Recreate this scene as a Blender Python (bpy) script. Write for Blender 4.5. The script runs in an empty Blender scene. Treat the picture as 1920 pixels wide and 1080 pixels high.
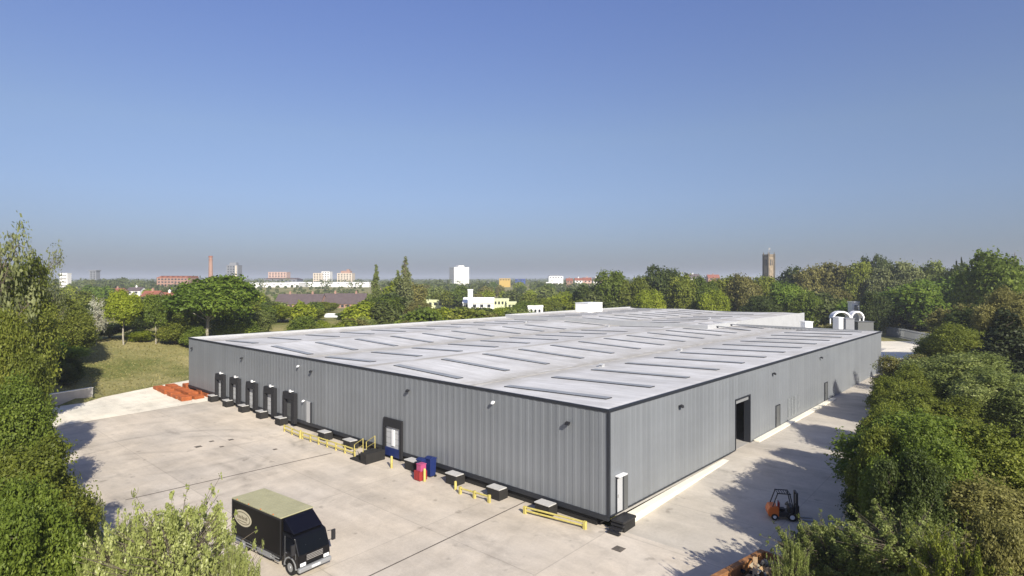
import bpy, math, random
import numpy as np
from mathutils import Vector, Matrix

C = bpy.context.scene.collection
scene = bpy.context.scene
R = math.radians

# ---------------------------------------------------------------- camera
F = 1123.0            # focal length in pixels of a 1920 wide frame
HOR = 525.0           # horizon row
CAMZ = 14.4           # metres above the warehouse floor
cd = bpy.data.cameras.new("camera")
cd.sensor_width = 36.0
cd.lens = F / 1920.0 * 36.0
cd.shift_y = -15.0 / 1920.0
cd.clip_start = 0.5
cd.clip_end = 30000.0
cam = bpy.data.objects.new("camera", cd)
cam.location = (0, 0, CAMZ)
cam.rotation_euler = (R(90), 0, 0)
C.objects.link(cam)
scene.camera = cam

# ---------------------------------------------------------------- light
SUN_EL = R(31)
LH = Vector((-0.39, 0.9208))                 # way the sunlight travels over the ground
w = bpy.data.worlds.new("World")
scene.world = w
w.use_nodes = True
nt = w.node_tree
nt.nodes.clear()
wo = nt.nodes.new("ShaderNodeOutputWorld")
bg = nt.nodes.new("ShaderNodeBackground")
sky = nt.nodes.new("ShaderNodeTexSky")
sky.sky_type = 'NISHITA'
sky.sun_disc = False
sky.sun_elevation = SUN_EL
sky.sun_rotation = math.atan2(-LH.x, -LH.y)
sky.altitude = 50
sky.air_density = 1.0
sky.dust_density = 1.0
sky.ozone_density = 1.0
bg.inputs[1].default_value = 0.074
# spring haze: the low sky is a duller blue grey than clean air gives
geo = nt.nodes.new("ShaderNodeNewGeometry")
sepn = nt.nodes.new("ShaderNodeSeparateXYZ")
nt.links.new(geo.outputs['Incoming'], sepn.inputs[0])
neg = nt.nodes.new("ShaderNodeMath")
neg.operation = 'MULTIPLY'
neg.inputs[1].default_value = -1.0
nt.links.new(sepn.outputs[2], neg.inputs[0])
ramp = nt.nodes.new("ShaderNodeValToRGB")
cr = ramp.color_ramp
cr.elements[0].position = 0.0
cr.elements[0].color = (.33, .38, .62, 1)
cr.elements[1].position = 1.0
cr.elements[1].color = (.92, .92, 1.22, 1)
for p_, c_ in ((.047, (.435, .478, .70)), (.13, (.64, .66, .855)), (.228, (.81, .80, .94)), (.415, (.86, .87, 1.20))):
    el = cr.elements.new(p_)
    el.color = (*c_, 1)
nt.links.new(neg.outputs[0], ramp.inputs[0])
mulc = nt.nodes.new("ShaderNodeVectorMath")
mulc.operation = 'MULTIPLY'
nt.links.new(sky.outputs[0], mulc.inputs[0])
nt.links.new(ramp.outputs[0], mulc.inputs[1])
nt.links.new(mulc.outputs[0], bg.inputs[0])
nt.links.new(bg.outputs[0], wo.inputs[0])

sl = bpy.data.lights.new("sun", 'SUN')
sl.energy = 4.6
sl.angle = R(0.53)
sl.color = (1.0, 0.93, 0.80)
so = bpy.data.objects.new("sun", sl)
so.rotation_euler = Vector((LH.x * math.cos(SUN_EL), LH.y * math.cos(SUN_EL), -math.sin(SUN_EL))).to_track_quat('-Z', 'Y').to_euler()
C.objects.link(so)

scene.view_settings.view_transform = 'Standard'
scene.view_settings.look = 'None'
scene.view_settings.exposure = 0.68
scene.view_settings.gamma = 1.0
scene.cycles.max_bounces = 6
scene.cycles.transparent_max_bounces = 8

# ---------------------------------------------------------------- frame of the place
SX, SY = 0.674, 0.7387                     # along the right (long) side of the warehouse
CX, CY = 5.9, 36.5                         # near corner of the warehouse
ANG = math.atan2(SY, SX)


def W(s, t, z=0.0):
    return Vector((CX + SX * s - SY * t, CY + SY * s + SX * t, z))


def st(x, y):
    dx, dy = x - CX, y - CY
    return SX * dx + SY * dy, -SY * dx + SX * dy


def sm(v):
    v = np.clip(v, 0, 1)
    return v * v * (3 - 2 * v)


def lump(x, y):
    return (np.sin(x * .013 + 1.3) * np.cos(y * .011 + .4) + .6 * np.sin(x * .031 + y * .022) + .3 * np.sin(x * .07 - y * .05))


BX, BY = -54.5, 78.0                       # foot of the grass bank


def bank(x, y):
    return -.927 * (x - BX) + .374 * (y - BY), .374 * (x - BX) + .927 * (y - BY)


def ground_z(x, y):
    x = np.asarray(x, float)
    y = np.asarray(y, float)
    s, t = st(x, y)
    zr = np.interp(s, [-25, 0, 19, 23, 75, 140], [-1.55, -.9, -.06, -.03, .32, .4])
    zl = np.interp(s, [-25, 0, 40], [-1.55, -.9, -.9])
    k = np.clip(t / 20.0, 0, 1)
    z = zr * (1 - k) + zl * k
    b, a = bank(x, y)
    near = 1 - sm((y - 180) / 200)
    z = z + 4.3 * sm(b / 30) * near * sm((a + 40) / 30) + np.where(a < -.5, 1.15, 0) * sm(b / 1.0) * near * np.where(t > 50, 1, 0) * sm((a + 60) / 30)
    r = -t - 11.5
    z = z + 2.4 * sm(r / 14) * near * sm((y - 0) / 20)
    far = sm((np.hypot(x, y) - 200) / 260)
    z = z * (1 - far) + far * (-1.2 + 1.4 * lump(x, y) + 5.5 * sm((np.hypot(x, y) - 380) / 500))
    vfar = sm((np.hypot(x, y) - 1500) / 3500)
    z = z + vfar * (9 + 5 * np.sin(x * .0011 + 2) + 4 * np.sin(x * .0027))
    return z


def gz(x, y):
    return float(ground_z(x, y))


def at(px, py, D):
    return Vector(((px - 960) / F * D, D, CAMZ - (py - HOR) / F * D))


def on_ground(px, py):
    z = -.9
    for _ in range(30):
        D = (CAMZ - z) * F / (py - HOR)
        z = .5 * z + .5 * gz((px - 960) / F * D, D)
    return Vector(((px - 960) / F * D, D, z))


# ---------------------------------------------------------------- object helpers
def tag(o, label=None, cat=None, group=None, kind=None):
    if label: o['label'] = label
    if cat: o['category'] = cat
    if group: o['group'] = group
    if kind: o['kind'] = kind
    return o


def empty(name, loc=(0, 0, 0), rz=0.0):
    o = bpy.data.objects.new(name, None)
    o.empty_display_size = .5
    o.location = loc
    o.rotation_euler = (0, 0, rz)
    C.objects.link(o)
    return o


def copy_tree(o, parent=None):
    c = o.copy()
    C.objects.link(c)
    if parent is not None:
        c.parent = parent
    for ch in list(o.children):
        copy_tree(ch, c)
    return c


class MB:
    def __init__(self):
        self.v, self.f, self.sm = [], [], []

    def add(self, vs, fs, smooth=False):
        n = len(self.v)
        self.v += [tuple(p) for p in vs]
        self.f += [tuple(i + n for i in q) for q in fs]
        self.sm += [smooth] * len(fs)
        return self

    def box(self, x0, x1, y0, y1, z0, z1):
        vs = [(x, y, z) for z in (z0, z1) for y in (y0, y1) for x in (x0, x1)]
        return self.add(vs, [(0, 2, 3, 1), (4, 5, 7, 6), (0, 1, 5, 4), (2, 6, 7, 3), (0, 4, 6, 2), (1, 3, 7, 5)])

    def hexa(self, p):   # eight corners, bottom ring then top ring, both counter-clockwise
        return self.add(p, [(3, 2, 1, 0), (4, 5, 6, 7), (0, 1, 5, 4), (1, 2, 6, 5), (2, 3, 7, 6), (3, 0, 4, 7)])

    def tube(self, p0, p1, r0, r1=None, n=8, cap=True):
        r1 = r0 if r1 is None else r1
        p0, p1 = Vector(p0), Vector(p1)
        d = (p1 - p0).normalized()
        u = d.cross(Vector((0, 0, 1)))
        if u.length < 1e-3: u = Vector((1, 0, 0))
        u.normalize()
        v = d.cross(u)
        vs = []
        for p, r in ((p0, r0), (p1, r1)):
            for i in range(n):
                a = 2 * math.pi * i / n
                vs.append(p + (u * math.cos(a) + v * math.sin(a)) * r)
        fs = [(i, (i + 1) % n, n + (i + 1) % n, n + i) for i in range(n)]
        self.add(vs, fs, True)
        if cap:
            self.add(vs[:n], [tuple(range(n))[::-1]])
            self.add(vs[n:], [tuple(range(n))])
        return self

    def path(self, pts, r, n=8):
        for a, b in zip(pts[:-1], pts[1:]):
            self.tube(a, b, r, r, n)
        return self

    def prism(self, prof, y0, y1):   # profile in x,z extruded along y
        n = len(prof)
        vs = [(x, y0, z) for x, z in prof] + [(x, y1, z) for x, z in prof]
        fs = [tuple(range(n)), tuple(range(n, 2 * n))[::-1]]
        fs += [(i, n + i, n + (i + 1) % n, (i + 1) % n) for i in range(n)]
        return self.add(vs, fs)

    def build(self, name, mat, parent=None, bevel=0, loc=None, rz=None):
        me = bpy.data.meshes.new(name)
        me.from_pydata(self.v, [], self.f)
        me.polygons.foreach_set('use_smooth', self.sm)
        me.materials.append(mat)
        me.update()
        o = bpy.data.objects.new(name, me)
        C.objects.link(o)
        if parent: o.parent = parent
        if loc is not None: o.location = loc
        if rz is not None: o.rotation_euler = (0, 0, rz)
        if bevel:
            m = o.modifiers.new("bevel", 'BEVEL')
            m.width = bevel
            m.segments = 2
            m.limit_method = 'ANGLE'
        return o


def fix_normals(o):
    import bmesh
    bm = bmesh.new()
    bm.from_mesh(o.data)
    bmesh.ops.recalc_face_normals(bm, faces=bm.faces)
    bm.to_mesh(o.data)
    bm.free()
    return o


# ---------------------------------------------------------------- materials
def mat(name, col, rough=.6, metal=0.0, var=.0, scale=1.0, bump=0.0, bscale=8.0, spec=.4, coat=0.0):
    m = bpy.data.materials.new(name)
    m.use_nodes = True
    t = m.node_tree
    b = t.nodes['Principled BSDF']
    b.inputs['Base Color'].default_value = (*col, 1)
    b.inputs['Roughness'].default_value = rough
    b.inputs['Metallic'].default_value = metal
    b.inputs['Specular IOR Level'].default_value = spec
    b.inputs['Coat Weight'].default_value = coat
    tc = t.nodes.new('ShaderNodeTexCoord')
    if var:
        n = t.nodes.new('ShaderNodeTexNoise')
        n.inputs['Scale'].default_value = scale
        n.inputs['Detail'].default_value = 6
        n.inputs['Roughness'].default_value = .65
        t.links.new(tc.outputs['Object'], n.inputs['Vector'])
        mr = t.nodes.new('ShaderNodeMapRange')
        mr.inputs[1].default_value = .3
        mr.inputs[2].default_value = .7
        mr.inputs[3].default_value = 1 - var
        mr.inputs[4].default_value = 1 + var
        t.links.new(n.outputs[0], mr.inputs[0])
        mx = t.nodes.new('ShaderNodeVectorMath')
        mx.operation = 'SCALE'
        mx.inputs[0].default_value = col
        t.links.new(mr.outputs[0], mx.inputs['Scale'])
        t.links.new(mx.outputs[0], b.inputs['Base Color'])
    if bump:
        n2 = t.nodes.new('ShaderNodeTexNoise')
        n2.inputs['Scale'].default_value = bscale
        n2.inputs['Detail'].default_value = 5
        t.links.new(tc.outputs['Object'], n2.inputs['Vector'])
        bp = t.nodes.new('ShaderNodeBump')
        bp.inputs['Strength'].default_value = bump
        t.links.new(n2.outputs[0], bp.inputs['Height'])
        t.links.new(bp.outputs[0], b.inputs['Normal'])
    return m


class NT:
    """small helper to write shader graphs"""
    def __init__(self, m):
        self.t = m.node_tree
        self.b = self.t.nodes['Principled BSDF']
        self.tc = self.t.nodes.new('ShaderNodeTexCoord')

    def link(self, a, b): self.t.links.new(a, b)

    def sep(self, v):
        n = self.t.nodes.new('ShaderNodeSeparateXYZ')
        self.link(v, n.inputs[0])
        return n.outputs

    def math(self, op, a, b=None, c=None, clamp=False):
        n = self.t.nodes.new('ShaderNodeMath')
        n.operation = op
        n.use_clamp = clamp
        for i, q in enumerate((a, b, c)):
            if q is None: continue
            if isinstance(q, (int, float)): n.inputs[i].default_value = q
            else: self.link(q, n.inputs[i])
        return n.outputs[0]

    def noise(self, vec, scale, detail=5, rough=.6, dist=0.0):
        n = self.t.nodes.new('ShaderNodeTexNoise')
        n.inputs['Scale'].default_value = scale
        n.inputs['Detail'].default_value = detail
        n.inputs['Roughness'].default_value = rough
        n.inputs['Distortion'].default_value = dist
        self.link(vec, n.inputs['Vector'])
        return n.outputs[0]

    def white(self, vec):
        n = self.t.nodes.new('ShaderNodeTexWhiteNoise')
        n.noise_dimensions = '1D'
        self.link(vec, n.inputs['W'])
        return n.outputs[0]

    def rng(self, v, a, b, c, d):
        n = self.t.nodes.new('ShaderNodeMapRange')
        self.link(v, n.inputs[0])
        for i, q in enumerate((a, b, c, d)): n.inputs[i + 1].default_value = q
        return n.outputs[0]

    def mix(self, f, a, b):
        n = self.t.nodes.new('ShaderNodeMix')
        n.data_type = 'RGBA'
        for q, i in ((f, n.inputs[0]), (a, n.inputs[6]), (b, n.inputs[7])):
            if isinstance(q, (int, float)): i.default_value = q
            elif isinstance(q, tuple): i.default_value = (*q, 1)
            else: self.link(q, i)
        return n.outputs[2]

    def scale(self, col, f):
        n = self.t.nodes.new('ShaderNodeVectorMath')
        n.operation = 'SCALE'
        if isinstance(col, tuple): n.inputs[0].default_value = col
        else: self.link(col, n.inputs[0])
        if isinstance(f, (int, float)): n.inputs['Scale'].default_value = f
        else: self.link(f, n.inputs['Scale'])
        return n.outputs[0]

    def mapping(self, vec, sc):
        n = self.t.nodes.new('ShaderNodeMapping')
        n.inputs['Scale'].default_value = sc
        self.link(vec, n.inputs[0])
        return n.outputs[0]

    def bump(self, h, s, d=1.0):
        n = self.t.nodes.new('ShaderNodeBump')
        n.inputs['Strength'].default_value = s
        n.inputs['Distance'].default_value = d
        self.link(h, n.inputs['Height'])
        self.link(n.outputs[0], self.b.inputs['Normal'])


M = {}
M['dark_trim'] = mat('dark_trim', (.022, .025, .032), .5)
M['light_trim'] = mat('light_trim', (.40, .41, .42), .5, var=.06, scale=.6)
M['black'] = mat('black_rubber', (.014, .014, .016), .8)
M['black_metal'] = mat('black_metal', (.02, .02, .022), .5)
M['white_metal'] = mat('white_metal', (.75, .76, .77), .45)
M['grey_metal'] = mat('grey_metal', (.3, .31, .32), .45, metal=.3)
M['door_grey'] = mat('door_grey', (.10, .105, .105), .5)
M['door_pale'] = mat('door_pale', (.42, .43, .44), .5)
M['steel_plate'] = mat('steel_plate', (.46, .455, .44), .6, var=.1, scale=2.)
M['plinth'] = mat('plinth_black', (.018, .017, .016), .85, var=.3, scale=1.5)
M['concrete'] = mat('pale_concrete', (.78, .74, .62), .9, var=.1, scale=.7)
M['wall_concrete'] = mat('wall_concrete', (.36, .345, .32), .9, var=.14, scale=.8, bump=.2)
M['yellow'] = mat('yellow_paint', (.47, .40, .12), .6, var=.2, scale=3.)
M['orange'] = mat('orange_plastic', (.37, .105, .03), .6, var=.25, scale=1.2)
M['blue'] = mat('blue_plastic', (.012, .024, .11), .45)
M['red'] = mat('red_plastic', (.28, .03, .03), .5)
M['pink'] = mat('pink_plastic', (.38, .07, .17), .5)
M['glass_dark'] = mat('glass_dark', (.003, .0035, .004), .12, spec=.28)
M['truck_black'] = mat('truck_black', (.004, .004, .005), .22, spec=.35)
M['truck_side'] = mat('truck_side', (.0065, .0055, .0045), .5, spec=.2)
M['truck_roof'] = mat('truck_roof', (.37, .355, .215), .7, var=.10, scale=1.6)
M['cream'] = mat('cream_paint', (.50, .46, .34), .6)
M['brown_paint'] = mat('brown_paint', (.13, .11, .07), .6)
M['chrome'] = mat('chrome', (.6, .6, .6), .2, metal=.9)
M['tyre'] = mat('tyre', (.012, .012, .012), .9)
M['rust'] = mat('rust', (.26, .12, .045), .85, var=.4, scale=2.5, bump=.2)
M['orange_paint'] = mat('orange_paint', (.72, .16, .02), .4)
M['navy'] = mat('navy', (.003, .0035, .009), .5, spec=.12)
M['white_render'] = mat('white_render', (.78, .77, .74), .8, var=.05, scale=.1)
M['white_panel'] = mat('white_panel', (.82, .82, .82), .6)
M['cream_render'] = mat('cream_render', (.60, .52, .42), .8)
M['pink_render'] = mat('pink_render', (.52, .36, .30), .8)
M['brick'] = mat('brick', (.27, .10, .06), .9, var=.2, scale=.6)
M['brick_pale'] = mat('brick_pale', (.33, .20, .15), .9, var=.15, scale=.6)
M['slate'] = mat('slate', (.10, .075, .075), .8, var=.2, scale=.6)
M['tile_red'] = mat('tile_red', (.24, .085, .055), .85, var=.2, scale=.6)
M['stone'] = mat('stone', (.27, .215, .15), .9, var=.25, scale=.5)
M['stone_dark'] = mat('stone_dark', (.10, .085, .065), .9, var=.25, scale=.5)
M['window'] = mat('window_glass', (.035, .04, .05), .2)
M['yellow_clad'] = mat('yellow_clad', (.46, .31, .07), .6)
M['blue_clad'] = mat('blue_clad', (.03, .06, .25), .6)
M['lime_render'] = mat('lime_render', (.55, .58, .36), .8)
M['grey_clad'] = mat('grey_clad', (.20, .21, .23), .6)
M['fence_grey'] = mat('fence_grey', (.16, .17, .18), .6)
M['hedge_brown'] = mat('hedge_brown', (.13, .09, .05), .95, var=.3, scale=1.2)
M['wood'] = mat('wood', (.42, .29, .16), .8, var=.25, scale=3)
M['cardboard'] = mat('cardboard', (.38, .25, .13), .9)
M['mark'] = mat('tyre_stain', (.20, .18, .155), .95, var=.3, scale=1.5)
M['drain'] = mat('drain_and_stain', (.11, .095, .08), .9, var=.4, scale=2)


def cladding():
    m = bpy.data.materials.new('silver_cladding')
    m.use_nodes = True
    n = NT(m)
    o = n.sep(n.tc.outputs['Object'])
    run = n.math('ADD', o[0], o[1])
    p1 = n.white(n.math('FLOOR', run))
    p2 = n.white(n.math('ADD', n.math('FLOOR', n.math('DIVIDE', run, 3.0)), 77.3))
    tone = n.math('ADD', n.rng(p1, 0, 1, -.045, .045), n.rng(p2, 0, 1, -.03, .03))
    streak = n.noise(n.mapping(n.tc.outputs['Object'], (2.2, 2.2, .12)), 1.0, 4)
    tone = n.math('ADD', tone, n.rng(streak, .3, .7, -.04, .04))
    tone = n.math('ADD', tone, n.rng(n.noise(n.mapping(n.tc.outputs['Object'], (.12, .12, .3)), 1.0, 5), .3, .7, -.06, .06))
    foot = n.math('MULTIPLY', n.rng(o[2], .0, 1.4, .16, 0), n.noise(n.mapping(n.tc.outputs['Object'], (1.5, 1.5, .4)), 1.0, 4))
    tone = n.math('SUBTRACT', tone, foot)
    seam = n.math('LESS_THAN', n.math('FRACT', run), .03)
    tone = n.math('SUBTRACT', tone, n.math('MULTIPLY', seam, .10))
    n.link(n.scale((.205, .220, .237), n.math('ADD', tone, 1.0)), n.b.inputs['Base Color'])
    n.b.inputs['Roughness'].default_value = .5
    n.b.inputs['Metallic'].default_value = .15
    return m


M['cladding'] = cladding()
VALLEYS = (14.2, 40.0, 66.0)


def roofing():
    m = bpy.data.materials.new('grey_roof_sheet')
    m.use_nodes = True
    n = NT(m)
    oc = n.tc.outputs['Object']
    o = n.sep(oc)
    big = n.noise(oc, .10, 6, .6)
    fine = n.noise(n.mapping(oc, (2.0, .25, 1)), .9, 6, .65)
    sheet = n.white(n.math('FLOOR', o[0]))
    tone = n.math('ADD', n.rng(big, .3, .7, .86, 1.10), n.rng(fine, .3, .7, -.14, .12))
    tone = n.math('ADD', tone, n.rng(sheet, 0, 1, -.05, .05))
    col = n.scale((.575, .573, .568), tone)
    dirt = None
    for v, wdt in [(x, 3.2) for x in VALLEYS] + [(27.3, .9), (53.0, .9)]:
        d = n.math('ABSOLUTE', n.math('SUBTRACT', o[1], v))
        k = n.rng(d, .1, wdt, 1.0, 0.0)
        dirt = k if dirt is None else n.math('MAXIMUM', dirt, k)
    blotch = n.noise(n.mapping(oc, (.35, .6, 1)), 1.0, 6, .7)
    dirt = n.math('MULTIPLY', dirt, n.rng(blotch, .28, .55, 0, .95))
    dirt2 = n.math('MULTIPLY', n.rng(n.noise(oc, .23, 7, .7), .42, .66, 0, .95), n.rng(o[0], 10, 80, .35, 1.0))
    dirt = n.math('MAXIMUM', dirt, dirt2)
    col = n.mix(dirt, col, (.355, .335, .295))
    n.link(col, n.b.inputs['Base Color'])
    n.b.inputs['Roughness'].default_value = .75
    n.b.inputs['Specular IOR Level'].default_value = .2
    rib = n.math('SINE', n.math('MULTIPLY', o[0], 2 * math.pi / .333))
    n.bump(rib, .12, .03)
    return m


M['roof'] = roofing()
M['rooflight'] = mat('rooflight_sheet', (.27, .28, .285), .45, var=.15, scale=.5)
M['rooflight_kerb'] = mat('rooflight_kerb', (.05, .052, .055), .6)


def paving(name, col, tint, joint_dark=.8, slab=7.0, arcs=()):
    m = bpy.data.materials.new(name)
    m.use_nodes = True
    n = NT(m)
    oc = n.tc.outputs['Object']           # the sheets are laid out in the warehouse frame
    o = n.sep(oc)
    big = n.noise(oc, .05, 6, .6)
    mid = n.noise(oc, .35, 7, .7, .4)
    streak = n.noise(n.mapping(oc, (.55, .07, 1)), 1.0, 6, .65)
    fine = n.noise(oc, 6.0, 4, .7)
    tone = n.math('ADD', n.rng(big, .3, .7, .86, 1.10), n.rng(mid, .3, .7, -.16, .11))
    tone = n.math('ADD', tone, n.rng(streak, .3, .7, -.15, .09))
    tone = n.math('ADD', tone, n.rng(fine, .3, .7, -.05, .05))
    sx = n.math('FLOOR', n.math('DIVIDE', o[0], slab))
    sy = n.math('FLOOR', n.math('DIVIDE', o[1], slab * 1.3))
    slabv = n.white(n.math('ADD', sx, n.math('MULTIPLY', sy, 13.7)))
    tone = n.math('ADD', tone, n.rng(slabv, 0, 1, -.03, .03))
    jx = n.math('LESS_THAN', n.math('FRACT', n.math('DIVIDE', o[0], slab)), .009)
    jy = n.math('LESS_THAN', n.math('FRACT', n.math('DIVIDE', o[1], slab * 1.3)), .007)
    tone = n.math('MULTIPLY', tone, n.math('SUBTRACT', 1.0, n.math('MULTIPLY', n.math('MAXIMUM', jx, jy), 1 - joint_dark)))
    for cx, cy, rad, wdt, a in arcs:      # tyre scrub left by lorries turning
        dx = n.math('SUBTRACT', o[0], cx)
        dy = n.math('SUBTRACT', o[1], cy)
        d = n.math('SQRT', n.math('ADD', n.math('MULTIPLY', dx, dx), n.math('MULTIPLY', dy, dy)))
        k = n.rng(n.math('ABSOLUTE', n.math('SUBTRACT', d, rad)), 0.0, wdt, a, 0.0)
        k = n.math('MULTIPLY', k, n.rng(n.noise(oc, .22, 4), .42, .6, 0, 1))
        tone = n.math('MULTIPLY', tone, n.math('SUBTRACT', 1.0, k))
    spots = n.math('MAXIMUM', n.rng(n.noise(oc, .9, 3, .5), .66, .74, 0, .30), n.rng(n.noise(n.mapping(oc, (.5, .22, 1)), .8, 5, .7), .58, .72, 0, .22))
    tone = n.math('MULTIPLY', tone, n.math('SUBTRACT', 1.0, spots))
    base = n.mix(n.rng(n.noise(oc, .12, 4), .35, .65, 0, 1), col, tint)
    n.link(n.scale(base, tone), n.b.inputs['Base Color'])
    n.b.inputs['Roughness'].default_value = .9
    n.b.inputs['Specular IOR Level'].default_value = .25
    n.bump(n.noise(oc, 3.0, 6, .7), .15, .02)
    return m


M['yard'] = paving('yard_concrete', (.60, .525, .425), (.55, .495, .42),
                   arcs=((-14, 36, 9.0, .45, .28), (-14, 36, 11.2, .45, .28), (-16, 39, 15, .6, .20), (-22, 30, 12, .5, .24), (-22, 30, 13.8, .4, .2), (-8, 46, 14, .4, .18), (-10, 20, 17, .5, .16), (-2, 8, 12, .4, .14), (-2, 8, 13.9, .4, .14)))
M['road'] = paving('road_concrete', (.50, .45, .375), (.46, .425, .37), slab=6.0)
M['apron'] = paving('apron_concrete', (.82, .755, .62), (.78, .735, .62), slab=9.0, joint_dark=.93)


def soil():
    m = bpy.data.materials.new('grass_and_earth')
    m.use_nodes = True
    n = NT(m)
    oc = n.tc.outputs['Object']
    a = n.rng(n.noise(oc, .06, 6, .6), .38, .62, 0, 1)
    b = n.rng(n.noise(oc, .5, 7, .75), .35, .65, 0, 1)
    c = n.rng(n.noise(oc, 3.0, 5, .7), .3, .7, .65, 1.3)
    dry = n.mix(b, (.26, .235, .10), (.36, .31, .145))
    grn = n.mix(b, (.10, .125, .032), (.19, .185, .06))
    n.link(n.scale(n.mix(a, grn, dry), c), n.b.inputs['Base Color'])
    n.b.inputs['Roughness'].default_value = .95
    n.b.inputs['Specular IOR Level'].default_value = .1
    n.bump(n.noise(oc, 1.5, 6, .7), .3, .2)
    return m


M['soil'] = soil()


def leaf(name, dark, light, young=None, transl=.38, gloss=.55):
    m = bpy.data.materials.new(name)
    m.use_nodes = True
    n = NT(m)
    t = n.t
    at_ = t.nodes.new('ShaderNodeAttribute')
    at_.attribute_name = 'tint'
    oi = t.nodes.new('ShaderNodeObjectInfo')
    patch = n.rng(n.noise(n.tc.outputs['Object'], .45, 3, .6), .35, .65, 0, 1)
    f = n.math('ADD', n.math('MULTIPLY', at_.outputs['Fac'], .62), n.math('MULTIPLY', patch, .38))
    col = n.mix(f, dark, light)
    if young:
        col = n.mix(n.rng(at_.outputs['Fac'], .72, 1.0, 0, 1), col, young)
    col = n.scale(col, n.rng(oi.outputs['Random'], 0, 1, 1.02, 1.38))
    n.link(col, n.b.inputs['Base Color'])
    n.b.inputs['Roughness'].default_value = gloss
    n.b.inputs['Specular IOR Level'].default_value = .25
    tr = t.nodes.new('ShaderNodeBsdfTranslucent')
    n.link(n.scale(col, 1.25), tr.inputs[0])
    ms = t.nodes.new('ShaderNodeMixShader')
    ms.inputs[0].default_value = transl
    n.link(n.b.outputs[0], ms.inputs[1])
    n.link(tr.outputs[0], ms.inputs[2])
    n.link(ms.outputs[0], t.nodes['Material Output'].inputs[0])
    return m


L = {
    'olive': leaf('leaf_olive', (.070, .092, .012), (.205, .230, .034), (.27, .27, .05)),
    'green': leaf('leaf_green', (.056, .088, .012), (.165, .212, .030), (.21, .25, .04)),
    'fresh': leaf('leaf_fresh', (.115, .155, .012), (.28, .32, .026), (.35, .37, .045)),
    'vivid': leaf('leaf_vivid', (.055, .098, .012), (.165, .235, .030), (.22, .28, .04)),
    'dark': leaf('leaf_dark', (.026, .044, .010), (.082, .105, .022)),
    'conifer': leaf('leaf_conifer', (.014, .022, .008), (.042, .052, .016), transl=.1),
    'pale': leaf('leaf_pale', (.14, .165, .042), (.335, .365, .125), (.47, .48, .27)),
    'sage': leaf('leaf_sage', (.090, .120, .026), (.235, .270, .078), (.32, .34, .14)),
    'brown': leaf('leaf_brown', (.10, .098, .026), (.235, .220, .068), (.27, .25, .09)),
    'grey': leaf('leaf_grey', (.105, .125, .045), (.22, .235, .10)),
    'white': leaf('leaf_white', (.20, .20, .14), (.48, .48, .38)),
    'far': leaf('leaf_far', (.050, .068, .018), (.140, .162, .044)),
}
M['bark'] = mat('bark', (.115, .095, .07), .95, var=.3, scale=2.)
M['bark_pale'] = mat('bark_pale', (.33, .30, .24), .9, var=.25, scale=2.)


# ---------------------------------------------------------------- foliage meshes
def crown_arrays(rng, lobes, nleaf, size, spray=.14, flat=.5, low=-1.0, fill=.35, gaps=.75):
    """lobes: array of (x,y,z,r). returns verts, tint of nleaf small four sided leaves."""
    lobes = np.asarray(lobes, float)
    wgt = lobes[:, 3] ** 2
    k = rng.choice(len(lobes), size=int(nleaf * 2.6), p=wgt / wgt.sum())
    d = rng.normal(size=(len(k), 3))
    d[:, 2] += .25
    d /= np.linalg.norm(d, axis=1)[:, None]
    u = rng.random(len(k))
    rad = 1 - fill * u * u
    sp = rng.random(len(k)) < spray
    rad = np.where(sp, 1 + .30 * u, rad)
    # sprays: gather along a handful of twig directions
    wob = 1 + .16 * np.sin(d[:, 0] * 7 + k * 1.7) * np.cos(d[:, 1] * 6 + k) + .10 * np.sin(d[:, 2] * 13 + k * 2.3)
    c = lobes[k, :3] + d * (lobes[k, 3] * rad * wob)[:, None]
    keep = np.ones(len(c), bool)
    for j in range(len(lobes)):
        dist = np.linalg.norm(c - lobes[j, :3], axis=1)
        keep &= ~((dist < .62 * lobes[j, 3]) & (k != j))
    keep &= ~((d[:, 2] < low) & (rng.random(len(k)) < .8))
    gx, gy, gzz = c[:, 0], c[:, 1], c[:, 2]
    gap = np.sin(gx * 1.9 + 1.1 * gy + .5) * np.sin(gy * 2.1 - .7 * gzz) * np.cos(gzz * 1.7 + .6 * gx) + .6 * np.sin(gx * 4.3 + gzz) * np.sin(gy * 4.7 + 2 * gzz)
    keep &= rng.random(len(c)) < np.clip(.62 + gaps * gap, .06, 1)
    idx = np.nonzero(keep)[0][:nleaf]
    c, d, k = c[idx], d[idx], k[idx]
    n = len(c)
    nor = d * .55 + rng.normal(size=(n, 3)) * .55
    nor[:, 2] += flat * .6
    nor /= np.linalg.norm(nor, axis=1)[:, None]
    a = np.cross(nor, rng.normal(size=(n, 3)))
    a /= np.linalg.norm(a, axis=1)[:, None] + 1e-9
    b = np.cross(nor, a)
    ln = size * (.6 + .8 * rng.random(n))[:, None]
    a = a * ln * .5
    b = b * ln * .30
    v = np.stack([c - a, c + b, c + a, c - b], 1).reshape(-1, 3)
    lobe_t = rng.random(len(lobes))
    tint = np.clip(.55 * rng.random(n) + .45 * lobe_t[k], 0, 1)
    return v, tint


def leaf_mesh(name, v, tint, material):
    n = len(v) // 4
    me = bpy.data.meshes.new(name)
    me.vertices.add(len(v))
    me.vertices.foreach_set('co', v.astype(np.float32).ravel())
    me.loops.add(4 * n)
    me.loops.foreach_set('vertex_index', np.arange(4 * n, dtype=np.int32))
    me.polygons.add(n)
    me.polygons.foreach_set('loop_start', np.arange(0, 4 * n, 4, dtype=np.int32))
    me.polygons.foreach_set('loop_total', np.full(n, 4, dtype=np.int32))
    at_ = me.attributes.new('tint', 'FLOAT', 'FACE')
    at_.data.foreach_set('value', tint.astype(np.float32))
    me.materials.append(material)
    me.update(calc_edges=True)
    return me


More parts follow.
